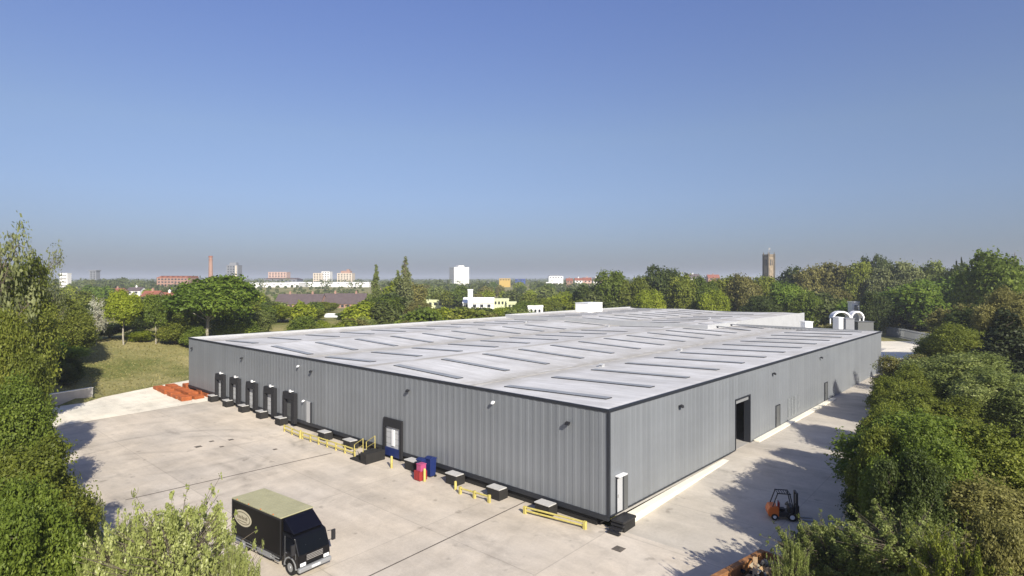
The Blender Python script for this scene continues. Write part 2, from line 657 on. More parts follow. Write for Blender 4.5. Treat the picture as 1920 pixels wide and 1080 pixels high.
def trunk_mesh(name, rng, lobes, r0, fork, top, twigs=0, lean=.3):
    mb = MB()
    pts = [Vector((0, 0, -.4))]
    dx, dy = rng.normal(size=2) * lean * .3
    n = 5
    for i in range(1, n + 1):
        f = i / n
        pts.append(Vector((dx * f + .15 * math.sin(f * 5 + dx), dy * f + .12 * math.cos(f * 4), top * f)))
    for i in range(n):
        mb.tube(pts[i], pts[i + 1], r0 * (1 - .75 * i / n), r0 * (1 - .75 * (i + 1) / n), 8, False)

    def on(zz):
        f = min(max(zz / top, 0), 1) * n
        i = min(int(f), n - 1)
        return pts[i + 1].lerp(pts[i], 1 - (f - i)) if i >= 0 else pts[0]
    for l in lobes:
        c = Vector(l[:3])
        z0 = min(max(fork, c.z - .45 * math.hypot(c.x, c.y) - l[3] * .5), top * .97)
        p = on(z0)
        mid = p.lerp(c, .5) + Vector((0, 0, .08 * (c - p).length))
        rr = r0 * .36
        mb.tube(p, mid, rr, rr * .65, 6, False)
        mb.tube(mid, c, rr * .65, rr * .3, 6, False)
        for _ in range(twigs):
            d = Vector(rng.normal(size=3) + np.array([0, 0, .5])).normalized()
            q = mid.lerp(c, float(rng.random()))
            mb.tube(q, q + d * l[3] * (.7 + .5 * float(rng.random())), rr * .28, rr * .08, 4, False)
    me = bpy.data.meshes.new(name)
    me.from_pydata(mb.v, [], mb.f)
    me.polygons.foreach_set('use_smooth', mb.sm)
    me.materials.append(M['bark'])
    me.update()
    return me


def make_lobes(rng, n, rx, rz, zc, rmin, rmax, shell=.55, top=0.0):
    out = []
    while len(out) < n:
        d = rng.normal(size=3)
        d /= np.linalg.norm(d)
        q = shell + (1 - shell) * rng.random()
        r = rmin + (rmax - rmin) * rng.random()
        x, y, z = d[0] * (rx - r) * q, d[1] * (rx - r) * q, zc + d[2] * (rz - r * .8) * q
        out.append((x, y, z, r))
    out.append((0, 0, zc, min(rx, rz) * .5))
    return out


PROTO = {}


def proto(kind, seed, lobes, nleaf, size, r0=.22, fork=2.0, top=7.0, twigs=0, **kw):
    rng = np.random.default_rng(seed)
    v, tint = crown_arrays(rng, lobes, nleaf, size, **kw)
    cm = leaf_mesh('crown', v, tint, L['green'])
    tm = trunk_mesh('trunk', rng, lobes, r0, fork, top, twigs)
    lo, hi = np.percentile(v[:, 0], [1, 99])
    lo2, hi2 = np.percentile(v[:, 1], [1, 99])
    PROTO.setdefault(kind, []).append((cm, tm, (hi - lo + hi2 - lo2) / 2, float(np.percentile(v[:, 2], 99.7))))


def build_protos():
    for i in range(4):     # near, full to the ground
        g = np.random.default_rng(100 + i)
        lb = make_lobes(g, 34, 5.2, 5.0, 5.0, .9, 1.9, .6)
        proto('near', 10 + i, lb, 95000, .205, .22, 1.0, 7.5, twigs=5, spray=.20, fill=.5, gaps=.55)
    for i in range(2):     # loose bush of upright leafy shoots, close to the camera
        g = np.random.default_rng(140 + i)
        lb = make_lobes(g, 60, 5.0, 4.6, 4.8, .5, 1.15, .62)
        for _ in range(60):
            a, q = g.random() * 6.283, 5.0 * math.sqrt(g.random())
            zt = 4.8 + 4.4 * math.sqrt(max(0, 1 - (q / 5.2) ** 2)) - .3
            d = np.array([math.cos(a) * q / 5 * .9, math.sin(a) * q / 5 * .9, .8]) + g.normal(size=3) * .35
            ln_ = .25 + .35 * g.random()
            for j in range(4):
                lb.append((math.cos(a) * q + d[0] * j * ln_, math.sin(a) * q + d[1] * j * ln_, zt + d[2] * j * ln_, (.34 - .06 * j) * (.7 + .6 * g.random())))
        proto('shoots', 20 + i, lb, 46000, .19, .10, .6, 6.5, twigs=3, spray=.45, fill=.65, flat=.2, gaps=1.1)
    for i in range(4):     # middle distance, full crowns
        g = np.random.default_rng(200 + i)
        lb = make_lobes(g, 20, 5.0, 4.6, 5.2, 1.1, 2.2, .55)
        proto('mid', 30 + i, lb, 20000, .38, .25, 1.2, 7.5, twigs=3, fill=.45)
    for i in range(3):     # clear stem under a spreading crown
        g = np.random.default_rng(240 + i)
        lb = make_lobes(g, 20, 5.0, 3.3, 6.6, .9, 1.9, .6)
        proto('stem', 40 + i, lb, 20000, .35, .20, 3.4, 8.0, twigs=3, fill=.45, low=-.5)
    for i in range(2):     # thin spring crown, branches showing through
        g = np.random.default_rng(260 + i)
        lb = make_lobes(g, 26, 5.0, 4.6, 5.6, .6, 1.5, .5)
        proto('thin', 50 + i, lb, 3000, .30, .20, 2.2, 8.5, twigs=9, spray=.3, fill=.8)
    for i in range(2):     # poplar
        g = np.random.default_rng(280 + i)
        lb = []
        for j in range(26):
            z = 1.2 + 8.2 * j / 25
            rr = .9 * (1 - max(0, (z - 3.2) / 6.6) ** 1.3) * min(1, z / 2.5) + .10
            a = g.random() * 6.28
            lb.append((math.cos(a) * rr * .55, math.sin(a) * rr * .55, z, rr * .62 + .12))
        lb.append((0, 0, 9.75, .2))
        proto('poplar', 60 + i, lb, 4200, .30, .16, 1.0, 9.0, twigs=3, spray=.4, fill=.7)
    for i in range(2):     # conifer
        g = np.random.default_rng(290 + i)
        lb = []
        for j in range(12):
            z = .8 + 8.6 * j / 11
            rr = 3.1 * (1 - j / 12.5)
            for q in range(max(3, int(9 * (1 - j / 12)))):
                a = q * 6.283 / max(3, int(9 * (1 - j / 12))) + j
                lb.append((math.cos(a) * rr * .7, math.sin(a) * rr * .7, z + .2 * g.normal(), rr * .28 + .3))
        proto('conifer', 70 + i, lb, 16000, .36, .2, .5, 9.3, twigs=0, spray=.25, fill=.5)
    for i in range(5):     # far
        g = np.random.default_rng(300 + i)
        lb = make_lobes(g, 12, 5.0, 4.4, 4.8, 1.3, 2.5, .5)
        proto('far', 80 + i, lb, 3000, .80, .25, .5, 6.5, fill=.4)


build_protos()
TREE_N = [0]


def tree(name, kind, leafm, x, y, width, height, label, cat='tree', group=None, bark='bark', which=None, rot=None, parts=True):
    cm, tm, pw, ph = PROTO[kind][(which if which is not None else TREE_N[0]) % len(PROTO[kind])]
    TREE_N[0] += 1
    rz = rot if rot is not None else (TREE_N[0] * 2.399) % 6.283
    sc = (width / pw, width / pw, height / ph)
    loc = (x, y, gz(x, y) - .05)

    def mesh_ob(nm, me, mtl):
        o = bpy.data.objects.new(nm, me)
        C.objects.link(o)
        o.material_slots[0].link = 'OBJECT'
        o.material_slots[0].material = mtl
        return o
    if parts:
        e = empty(name, loc, rz)
        e.scale = sc
        for o in (mesh_ob('trunk', tm, M[bark]), mesh_ob('crown', cm, L[leafm])):
            o.parent = e
    else:
        e = mesh_ob(name, cm, L[leafm])
        e.location, e.scale = loc, sc
        e.rotation_euler = (0, 0, rz)
    return tag(e, label, cat, group)


def tree_px(px, ytop, D, wpx, kind, leafm, label, name='leafy_tree', **kw):
    x = (px - 960) / F * D
    z = CAMZ - (ytop - HOR) / F * D
    return tree(name, kind, leafm, x, D, wpx / F * D, z - gz(x, D), label, **kw)


# ---------------------------------------------------------------- ground
def axis_steps():
    a = list(np.arange(-120, 121, 2.0))
    q, st_ = 120.0, 3.0
    while q < 6000:
        q += st_
        st_ *= 1.09
        a = [-q] + a + [q]
    return np.array(a)


def ground():
    xs = axis_steps()
    ys = axis_steps() + 60
    ys = ys[ys > -400]
    X, Y = np.meshgrid(xs, ys)
    Z = ground_z(X, Y)
    s, t = st(X, Y)
    b, a = bank(X, Y)
    inside = ((s < 8) & (s > -19) & (t > -13) & (b < -2.5)) | ((t < 80) & (t > -10) & (s >= 0) & (s < 118) & (b < -2.5))
    Z = np.where(inside, Z - .45, Z)
    v = np.stack([X, Y, Z], -1).reshape(-1, 3)
    ny, nx = X.shape
    i = np.arange(ny * nx).reshape(ny, nx)
    f = np.stack([i[:-1, :-1], i[:-1, 1:], i[1:, 1:], i[1:, :-1]], -1).reshape(-1, 4)
    me = bpy.data.meshes.new('ground')
    me.from_pydata(v.tolist(), [], f.tolist())
    me.materials.append(M['soil'])
    me.polygons.foreach_set('use_smooth', [True] * len(f))
    o = bpy.data.objects.new('ground', me)
    C.objects.link(o)
    tag(o, kind='structure')


def sheet(name, material, s0, s1, ta, tb, lift, step=1.5):
    """a paved sheet in the warehouse frame; ta and tb give its edges as functions of s"""
    ns = max(2, int((s1 - s0) / step))
    nt_ = max(2, int(abs(tb(s0) - ta(s0)) / step))
    v, f = [], []
    for i in range(ns + 1):
        s = s0 + (s1 - s0) * i / ns
        for j in range(nt_ + 1):
            t = ta(s) + (tb(s) - ta(s)) * j / nt_
            p = W(s, t)
            v.append((s, t, gz(p.x, p.y) + lift))
    for i in range(ns):
        for j in range(nt_):
            q = i * (nt_ + 1) + j
            f.append((q, q + nt_ + 1, q + nt_ + 2, q + 1))
    me = bpy.data.meshes.new(name)
    me.from_pydata(v, [], f)
    me.materials.append(material)
    o = bpy.data.objects.new(name, me)
    o.location = (CX, CY, 0)
    o.rotation_euler = (0, 0, ANG)
    C.objects.link(o)
    fix_normals(o)
    return tag(o, kind='structure')


def bank_t(s):
    return 72.6 + (s + 10) * .368


ground()
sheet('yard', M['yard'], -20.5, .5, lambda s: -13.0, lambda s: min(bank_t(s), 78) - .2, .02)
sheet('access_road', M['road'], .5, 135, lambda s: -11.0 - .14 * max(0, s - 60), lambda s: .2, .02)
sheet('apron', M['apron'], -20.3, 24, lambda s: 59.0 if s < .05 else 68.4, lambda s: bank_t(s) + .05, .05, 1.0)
sheet('rear_yard', M['apron'], 77, 135, lambda s: .2, lambda s: 22.0, .03, 2.0)

# ---------------------------------------------------------------- warehouse
H = 6.5
LEN_S, LEN_T = 76.0, 68.3
EXT_S0, EXT_S1, EXT_T0 = 64.0, 115.0, 22.6
EXT = .45
wh = empty('warehouse', (CX, CY, 0), ANG)
tag(wh, 'long low silver clad warehouse with a flat looking ribbed grey roof filling the picture', 'warehouse')


def ribbed(a0, a1, z0, z1, to3, out, mb, period=.667, depth=.016):
    """trapezoidal sheet from a0 to a1, bottom z0 and top z1"""
    prof = []
    n = int(math.ceil((a1 - a0) / period))
    for i in range(n):
        b = a0 + i * period
        for da, d in ((0, 0), (.30, 0), (.38, depth), (.58, depth)):
            if b + da < a1 - 1e-4: prof.append((b + da, d))
    prof.append((a1, 0))
    v = []
    for a, d in prof:
        for z in (z0, z1):
            v.append(to3(a, d, z))
    f = [(2 * i, 2 * i + 2, 2 * i + 3, 2 * i + 1) if out else (2 * i, 2 * i + 1, 2 * i + 3, 2 * i + 2) for i in range(len(prof) - 1)]
    mb.add(v, f)


# sun side: the long right wall with the open roller door
DOOR0, DOOR1, DOORH = 19.35, 22.5, 4.15
mb = MB()
to_r = lambda a, d, z: (a, -d, z)
ribbed(.12, DOOR0, 0, H - .19, to_r, True, mb)
ribbed(DOOR1, LEN_S - .05, 0, H - .19, to_r, True, mb)
ribbed(DOOR0, DOOR1, DOORH, H - .19, to_r, True, mb)
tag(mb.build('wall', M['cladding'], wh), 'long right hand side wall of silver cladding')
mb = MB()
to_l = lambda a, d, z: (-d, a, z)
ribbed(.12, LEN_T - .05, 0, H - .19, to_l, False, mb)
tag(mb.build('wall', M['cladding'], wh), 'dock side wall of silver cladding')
mb = MB()
ribbed(.05, EXT_S1 - .05, -1.0, H - .3, lambda a, d, z: (a, LEN_T + d, z), False, mb, .6)
mb.build('wall', M['cladding'], wh)
mb = MB()
ribbed(.05, EXT_T0, 0, H - .3, lambda a, d, z: (LEN_S + d, a, z), True, mb, .6)
mb.build('wall', M['cladding'], wh)
mb = MB()
ribbed(LEN_S, EXT_S1, 0, H + EXT + .02, lambda a, d, z: (a, EXT_T0 - d, z), True, mb, .6)
tag(mb.build('wall', M['light_trim'], wh), 'pale side wall of the higher rear part')
mb = MB()
ribbed(EXT_T0, LEN_T, 0, H + EXT - .3, lambda a, d, z: (EXT_S1 + d, a, z), True, mb, .6)
mb.build('wall', M['cladding'], wh)

# flashings
mb = MB()
mb.box(-.06, .12, -.06, LEN_T + .07, H - .19, H)
tag(mb.build('roof_trim', M['dark_trim'], wh, .01), 'dark flashing along the dock side eave')
mb = MB()
mb.box(.12, LEN_S, -.06, .12, H - .19, H)
tag(mb.build('roof_trim', M['dark_trim'], wh, .01), 'dark flashing along the right hand eave')
mb = MB()
mb.box(.12, EXT_S0, LEN_T - .14, LEN_T + .07, H - .5, H)
tag(mb.build('roof_trim', M['light_trim'], wh, .01), 'pale parapet along the far left eave')
mb = MB()
mb.box(EXT_S0, EXT_S1 + .07, LEN_T - .14, LEN_T + .07, H - .5, H + EXT)
mb.build('roof_trim', M['light_trim'], wh, .01)
mb = MB()
mb.box(LEN_S - .0, LEN_S + .18, -.07, EXT_T0 - .04, H - .5, H - .02)
tag(mb.build('roof_trim', M['grey_metal'], wh, .01), 'grey gutter at the far end of the front roof')
mb = MB()
mb.box(-.055, .12, -.055, .12, -.02, H - .19)
tag(mb.build('corner_trim', M['dark_trim'], wh, .008), 'dark corner strip')
mb = MB()
mb.box(.12, DOOR0 - .1, -.075, 0, -.09, -.002)
mb.box(DOOR1 + .1, LEN_S, -.06, 0, -.05, -.002)
mb.build('base_trim', M['dark_trim'], wh)
mb = MB()
mb.box(.15, 1.0, 1.0, LEN_T, -1.5, -.005)
mb.build('dock_plinth', M['plinth'], wh)
mb = MB()
mb.box(-.06, .15, .02, LEN_T, -.32, -.003)
mb.build('dock_edge', M['dark_trim'], wh)
mb = MB()
mb.box(1.0, EXT_S1 - .1, .02, LEN_T - .05, -.3, -.006)
mb.build('floor_slab', M['wall_concrete'], wh)

# roof
ZR, ZV = H - .10, H - .50
prof = [(.12, ZR - .02), (.8, ZR), (14.2, ZV), (27.3, ZR), (40.0, ZV), (53.0, ZR), (66.0, ZV), (LEN_T - .14, H - .22)]
PT = [p[0] for p in prof]
PZ = [p[1] for p in prof]


def roof_z(s, t):
    return float(np.interp(t, PT, PZ)) + (EXT if s > EXT_S0 and t > EXT_T0 else 0)


def roof_sheet(s0, s1, t0, t1, dz):
    ts = sorted({t0, t1} | {p[0] for p in prof if t0 < p[0] < t1})
    v, f = [], []
    ns = 12
    for i in range(ns + 1):
        s = s0 + (s1 - s0) * i / ns
        for t in ts:
            v.append((s, t, float(np.interp(t, PT, PZ)) + dz))
    m = len(ts)
    for i in range(ns):
        for j in range(m - 1):
            q = i * m + j
            f.append((q, q + m, q + m + 1, q + 1))
    return v, f


mb = MB()
mb.add(*roof_sheet(.12, EXT_S0, .12, LEN_T - .14, 0))
mb.add(*roof_sheet(EXT_S0, LEN_S, .12, EXT_T0, 0))
roof = mb.build('roof', M['roof'], wh)
tag(roof, 'ribbed grey roof with shallow stained valleys')
mb = MB()
mb.add(*roof_sheet(EXT_S0 + .1, EXT_S1, EXT_T0 + .1, LEN_T - .14, EXT))
roof2 = mb.build('roof', M['roof'], wh)
tag(roof2, 'slightly higher roof of the rear part')
mb = MB()
mb.box(EXT_S0, EXT_S0 + .1, EXT_T0, LEN_T - .14, H - .55, H + EXT - .04)
mb.box(EXT_S0 + .1, LEN_S, EXT_T0, EXT_T0 + .1, H - .55, H + EXT - .02)
mb.build('step_flashing', M['light_trim'], roof2)
for v in VALLEYS[:2]:
    mb = MB()
    mb.box(.4, EXT_S0 - .3, v - .22, v + .22, ZV + .012, ZV + .03)
    mb.build('valley_gutter', mat('gutter_lining', (.40, .385, .35), .8, var=.3, scale=.8), roof)

# rooflights, one mesh shared by the copies
SPANS = [(2.2, 11.6), (17.0, 25.8), (29.6, 38.0), (41.6, 50.4), (55.2, 63.6)]
rl_random = random.Random(4)
for k in range(19):
    s = 3.4 + 5.85 * k
    for a, b in SPANS:
        if s > LEN_S - 2 and a < EXT_T0: continue
        if s > EXT_S1 - 2: continue
        if abs(s - EXT_S0) < 1.0: continue
        if rl_random.random() < .05: continue
        za, zb = roof_z(s, a) + .01, roof_z(s, b) + .01
        mb = MB()
        w_ = .36
        hgt = .07
        mb.hexa([(s - w_, a, za), (s + w_, a, za), (s + w_, b, zb), (s - w_, b, zb),
                 (s - w_, a, za + hgt), (s + w_, a, za + hgt), (s + w_, b, zb + hgt), (s - w_, b, zb + hgt)])
        o = mb.build('rooflight', M['rooflight_kerb'], roof if s < EXT_S0 or a < EXT_T0 else roof2)
        o.data.materials.append(M['rooflight'])
        o.data.polygons[1].material_index = 1
# roof clutter: small vents and a plant room
for px, py in ((1140, 610), (1128, 683), (985, 606), (1275, 654), (1330, 602)):
    D = (CAMZ - H + .2) * F / (py - HOR)
    s, t = st((px - 960) / F * D, D)
    if not (1 < t < 67): continue
    z = roof_z(s, t)
    mb = MB()
    mb.box(s - .22, s + .22, t - .2, t + .2, z, z + .2)
    mb.prism([(s - .28, z + .2), (s + .28, z + .2), (s, z + .32)], t - .25, t + .25)
    fix_normals(mb.build('roof_vent', M['light_trim'], roof if s < EXT_S0 else roof2))
mb = MB()
mb.box(89, 95.2, 64.2, 68.0, H, 8.75)
pr = mb.build('plant_room', M['white_panel'], roof2, .03)
mb = MB()
mb.box(88.9, 95.3, 64.1, 68.1, 8.75, 8.83)
mb.build('flat_roof', M['white_metal'], pr)

# dock shelters on the dock side
SHELT = [(57.1, 2.45, 2.62, -.35), (52.8, 2.45, 2.62, -.40), (48.3, 2.5, 2.6, -.42), (43.8, 2.5, 2.6, -.45), (39.35, 2.5, 2.6, -.5), (21.6, 2.6, 2.55, -.62)]
for i, (t, wd, z1, z0) in enumerate(SHELT):
    d = .42 if i < 5 else .22
    a, b = t - wd / 2, t + wd / 2
    fw = .34 if i < 5 else .30
    mb = MB()
    mb.box(-d, -.04, a, a + fw, z0, z1 - .7)
    mb.box(-d, -.04, b - fw, b, z0, z1 - .7)
    mb.hexa([(-d, a, z1 - .7), (-.04, a, z1 - .7), (-.04, b, z1 - .7), (-d, b, z1 - .7),
             (-d + .04, a, z1), (-.04, a, z1 + .03), (-.04, b, z1 + .03), (-d + .04, b, z1)])
    sh = mb.build('dock_shelter', M['black'], wh, .015)
    fix_normals(sh)
    mb = MB()
    for q in range(5):
        zz = z0 + .02 + q * (z1 - .7 - z0) / 5
        mb.box(-.06, -.038, a + fw, b - fw, zz, zz + (z1 - .7 - z0) / 5 - .03)
    mb.build('sectional_door', M['door_pale'] if i != 4 else M['door_grey'], sh)
    if i < 5:
        mb = MB()
        mb.box(-d + .03, -.1, a + fw, a + fw + .35, z0, z1 - .75)
        mb.build('side_curtain', M['black'], sh)
        mb = MB()
        mb.box(-.4, -.05, t - .5, t - .4, z1 + .12, z1 + .2)
        mb.box(-.5, -.36, t - .58, t - .32, z1 + .1, z1 + .36)
        mb.build('dock_lamp', M['white_metal'], sh, .01)
    else:
        mb = MB()
        mb.box(-.16, -.07, t - .2, t + .15, z0 + .9, z1 - .9)
        tag(mb.build('strip_curtain', M['white_metal'], sh), 'pale hanging strip in the doorway')
        mb = MB()
        mb.box(-.2, -.07, a + fw, b - fw, z0, z0 + .7)
        tag(mb.build('kick_panel', M['blue'], sh), 'blue panel at the foot of the door')

# raised dock plates on black bases
for t in (58.6, 54.1, 49.7, 45.1, 40.6, 31.8, 27.4, 18.3, 13.3, 8.9, 4.5):
    s0, s1 = -1.0, -.22
    z = gz(*W(-.9, t)[:2])
    mb = MB()
    mb.box(s0 + .05, -.07, t - .58, t + .58, z - .2, -.17)
    o = mb.build('dock_base', M['plinth'], wh)
    mb = MB()
    mb.box(s0, s1, t - .62, t + .62, -.17, -.10)
    mb.build('dock_plate', M['steel_plate'], o, .01)

# roller door opening, jambs and shutter box
mb = MB()
mb.box(DOOR0 - .12, DOOR0, -.07, .5, 0, DOORH)
mb.box(DOOR1, DOOR1 + .12, -.07, .5, 0, DOORH)
mb.box(DOOR0 - .12, DOOR1 + .12, -.07, .5, DOORH, DOORH + .12)
df = mb.build('roller_door', M['dark_trim'], wh)
tag(df, 'open roller door in the right hand wall')
mb = MB()
mb.box(DOOR0, DOOR1, .1, .45, DOORH - .35, DOORH - .01)
mb.build('shutter_roll', M['grey_metal'], df)
mb = MB()
mb.box(22.6, 22.9, 5.0, 9.0, 0, 2.2)
mb.box(17, 22.0, 12, 13.2, 0, 3.0)
mb.build('racking', M['grey_metal'], wh)


def person_door(s, wd, hgt, m_, side='r', t=None, z0=.02, hood=True):
    mb = MB()
    g = .09
    mb.box(s - wd / 2 - g, s - wd / 2, -.10, -.04, z0, z0 + hgt + g)
    mb.box(s + wd / 2, s + wd / 2 + g, -.10, -.04, z0, z0 + hgt + g)
    mb.box(s - wd / 2, s + wd / 2, -.10, -.04, z0 + hgt, z0 + hgt + g)
    o = mb.build('personnel_door', M['dark_trim'], wh)
    mb = MB()
    mb.box(s - wd / 2, s + wd / 2, -.08, -.05, z0, z0 + hgt)
    leaf_ = mb.build('door_leaf', m_, o)
    mb = MB()
    mb.box(s - wd / 2 + .06, s - wd / 2 + .10, -.12, -.08, z0 + .9, z0 + 1.1)
    mb.build('handle', M['chrome'], leaf_)
    if hood:
        mb = MB()
        mb.box(s - wd / 2 - .15, s + wd / 2 + .15, -.35, -.04, z0 + hgt + g + .04, z0 + hgt + g + .12)
        mb.build('hood', M['white_metal'], o)
    return o


o = person_door(1.12, .62, 2.1, M['door_pale'])
mb = MB()
mb.box(1.5, 1.95, -.16, -.05, .02, 2.15)
mb.build('side_panel', M['door_grey'], o)
person_door(29.6, 1.0, 2.1, M['door_grey'], z0=.06, hood=False)
person_door(46.0, 1.0, 2.1, M['door_grey'], z0=.2, hood=False)
for k, s in enumerate((32.9, 33.9, 34.8, 36.0)):  # grey patches on the right wall, built from thin slats
    mb = MB()
    for q in range(7):
        mb.box(s - .25, s + .25, -.055, -.037, .5 + q * .28, .5 + q * .28 + .2)
    mb.build('wall_patch', mat('patch_grey', (.20, .215, .225), .6, var=.3, scale=2), wh)
# narrow dark door on the dock side
mb = MB()
mb.box(-.10, -.04, 35.35, 36.15, 0, 2.1)
o = mb.build('personnel_door', M['door_pale'], wh)
mb = MB()
mb.box(-.16, -.10, 35.05, 35.30, .0, 2.1)
mb.build('door_edge', M['dark_trim'], o)


def wall_lamp(side, px, py, m_, kind='lamp'):
    u = (px - 960) / F
    if side == 'l':
        a = (CX - CY * u) / (SY + SX * u)
        D = CY + SX * a
        p3 = lambda along, out, up: (-out, a + along, z + up)
    else:
        a = (CY * u - CX) / (SX - SY * u)
        D = CY + SY * a
        p3 = lambda along, out, up: (a + along, -out, z + up)
    z = CAMZ - (py - HOR) * D / F
    q = .16 if kind == 'lamp' else .10
    mb = MB()
    mb.tube(p3(0, .02, .06), p3(0, .20, .06), .03)
    mb.hexa([p3(-q, .34, -.06), p3(q, .34, -.06), p3(q, .16, .0), p3(-q, .16, .0),
             p3(-q, .30, .09), p3(q, .30, .09), p3(q, .14, .15), p3(-q, .14, .15)])
    return fix_normals(mb.build('wall_lamp' if kind == 'lamp' else 'security_camera', m_, wh))


for px, py in ((362, 653), (456, 672), (586, 697), (768, 733), (1068, 794)):
    wall_lamp('l', px, py, M['black_metal'])
for px, py in ((562, 687), (928, 755), (572, 752)):
    wall_lamp('l', px, py, M['white_metal'], 'cam')
for px, py in ((1273, 762), (1448, 701), (1537, 671)):
    wall_lamp('r', px, py, M['black_metal'])

# ---------------------------------------------------------------- kerb and concrete edge along the right wall
def kerb_strip(name, s0, s1, wdt, top_fn, material):
    v, f = [], []
    n = int((s1 - s0) / 1.0) + 1
    for i in range(n + 1):
        s = s0 + (s1 - s0) * i / n
        zt = top_fn(s)
        zb = gz(*W(s, -wdt)[:2]) - .2
        v += [(s, -.08, zt), (s, -wdt, zt), (s, -wdt, zb)]
    for i in range(n):
        q = 3 * i
        f += [(q, q + 1, q + 4, q + 3), (q + 1, q + 2, q + 5, q + 4)]
    f += [(0, 2, 1)]
    mb = MB()
    mb.add(v, f)
    o = fix_normals(mb.build(name, material, None, 0, (CX, CY, 0), ANG))
    return tag(o, kind='structure')


kerb_strip('kerb', 1.9, 18.6, .62, lambda s: min(-.11, -.35 + .012 * s), M['concrete'])
kerb_strip('kerb', 23.2, 48, .62, lambda s: gz(*W(s, -.4)[:2]) + .12, M['concrete'])

# ---------------------------------------------------------------- steps at the corner
def local(name, label, cat, group=None):
    e = empty(name, (CX, CY, 0), ANG)
    return tag(e, label, cat, group)


e = local('metal_steps', 'black steps at the near corner of the warehouse under its small door', 'steps')
mb = MB(); mb.box(.0, 1.5, -.95, -.08, -.30, -.16); mb.build('landing', M['black_metal'], e, .01)
for i in range(3):
    mb = MB(); mb.box(-.36 - .22 * i + .3, -.12 - .22 * i + .3, -.95, -.10, -.50 - .17 * i, -.38 - .17 * i)
    mb.build('tread', M['black_metal'], e, .01)
mb = MB(); mb.box(.2, 1.45, -.9, -.12, -1.1, -.30); mb.build('base', M['plinth'], e)
for ch in list(e.children): ch.location.x += .12

e = local('metal_steps', 'black stair with tall yellow handrails left of the single dock door', 'steps')
for i in range(4):
    mb = MB(); mb.box(-1.9, -.7, 24.1 - .35 * i, 24.45 - .35 * i, -.75 + .2 * i, -.69 + .2 * i)
    mb.build('tread', M['black_metal'], e)
mb = MB(); mb.box(-2.4, -.5, 22.2, 23.0, -1.0, -.10); mb.box(-2.4, -.7, 23.0, 24.6, -1.0, -.82); mb.build('base', M['plinth'], e)
for s in (-1.95, -.75):
    mb = MB()
    mb.path([(s, 24.6, -.9), (s, 24.6, .2), (s, 23.3, .95), (s, 23.3, -.2)], .035)
    mb.tube((s, 24.6, -.3), (s, 23.3, .4), .03)
    mb.build('handrail', M['yellow'], e)

# ---------------------------------------------------------------- yellow rails and bollards
def zg(s, t):
    p = W(s, t)
    return gz(p.x, p.y)


def rail(pts, hs, label, post_r=.07, posts=None, rails=(1.0,)):
    e = local('guard_rail', label, 'barrier')
    (s0, t0), (s1, t1) = pts
    n = posts
    for i in range(n):
        f = i / (n - 1)
        s, t = s0 + (s1 - s0) * f, t0 + (t1 - t0) * f
        z = zg(s, t)
        mb = MB(); mb.box(s - post_r, s + post_r, t - post_r, t + post_r, z - .1, z + hs)
        mb.build('post', M['yellow'], e, .01)
    for k in rails:
        za, zb = zg(s0, t0) + hs * k - .06, zg(s1, t1) + hs * k - .06
        mb = MB(); mb.tube((s0, t0, za), (s1, t1, zb), .065)
        mb.build('rail', M['yellow'], e)
    return e


rail(((-1.9, 33.6), (-1.75, 24.9)), .72, 'long yellow tube guard rail in front of two dock plates left of the stair', posts=7, rails=(1.0, .5))
rail(((-1.7, 37.6), (-1.95, 34.0)), .7, 'short yellow guard rail beside the last of the five dock doors', posts=3, rails=(1.0, .5))
rail(((-1.35, 5.6), (-.75, 1.25)), .5, 'low yellow double guard rail close to the near corner of the warehouse', post_r=.10, posts=2, rails=(1.0, .55))
rail(((-1.75, 11.4), (-1.55, 8.7)), .55, 'short yellow guard rail in front of a dock plate between blue bin and corner', post_r=.09, posts=3, rails=(.9,))


def bollard(s, t, label, h=.95):
    z = zg(s, t)
    mb = MB(); mb.tube((s, t, z - .1), (s, t, z + h), .10, .10, 12)
    mb.tube((s, t, z + h), (s, t, z + h + .05), .10, .05, 12)
    o = mb.build('bollard', M['yellow'], None, 0, (CX, CY, 0), ANG)
    tag(o, label, 'bollard', 'yellow bollards along the docks')


bollard(-1.5, 19.9, 'yellow bollard just right of the single dock door')
bollard(-1.75, 15.4, 'yellow bollard right of the red and blue bins')
bollard(-1.9, 33.95, 'yellow bollard at the left end of the long guard rail', .8)
bollard(-1.4, 12.3, 'yellow bollard at the left end of the short guard rail', .6)


# ---------------------------------------------------------------- bins beside the dock
def bin_(s, t, m_, label, wd, hgt, tilt=0):
    e = local('wheeled_bin', label, 'bin')
    z = zg(s, t) + .03
    mb = MB()
    a, b = wd * .42, wd * .5
    mb.hexa([(s - a, t - a, z + .08), (s + a, t - a, z + .08), (s + a, t + a, z + .08), (s - a, t + a, z + .08),
             (s - b, t - b, z + hgt), (s + b, t - b, z + hgt), (s + b, t + b, z + hgt), (s - b, t + b, z + hgt)])
    mb.build('bin_body', m_, e, .03)
    mb = MB()
    mb.prism([(s - b - .05, z + hgt), (s + b + .05, z + hgt), (s + b + .05, z + hgt + .06), (s - b * .2, z + hgt + .18), (s - b - .05, z + hgt + .07)], t - b - .04, t + b + .04)
    fix_normals(mb.build('lid', m_, e, .02))
    for q in (-1, 1):
        mb = MB(); mb.tube((s + a * .8, t + q * a, z + .07), (s + a * .8, t + q * (a + .08), z + .07), .10, .10, 12)
        mb.build('wheel', M['tyre'], e)


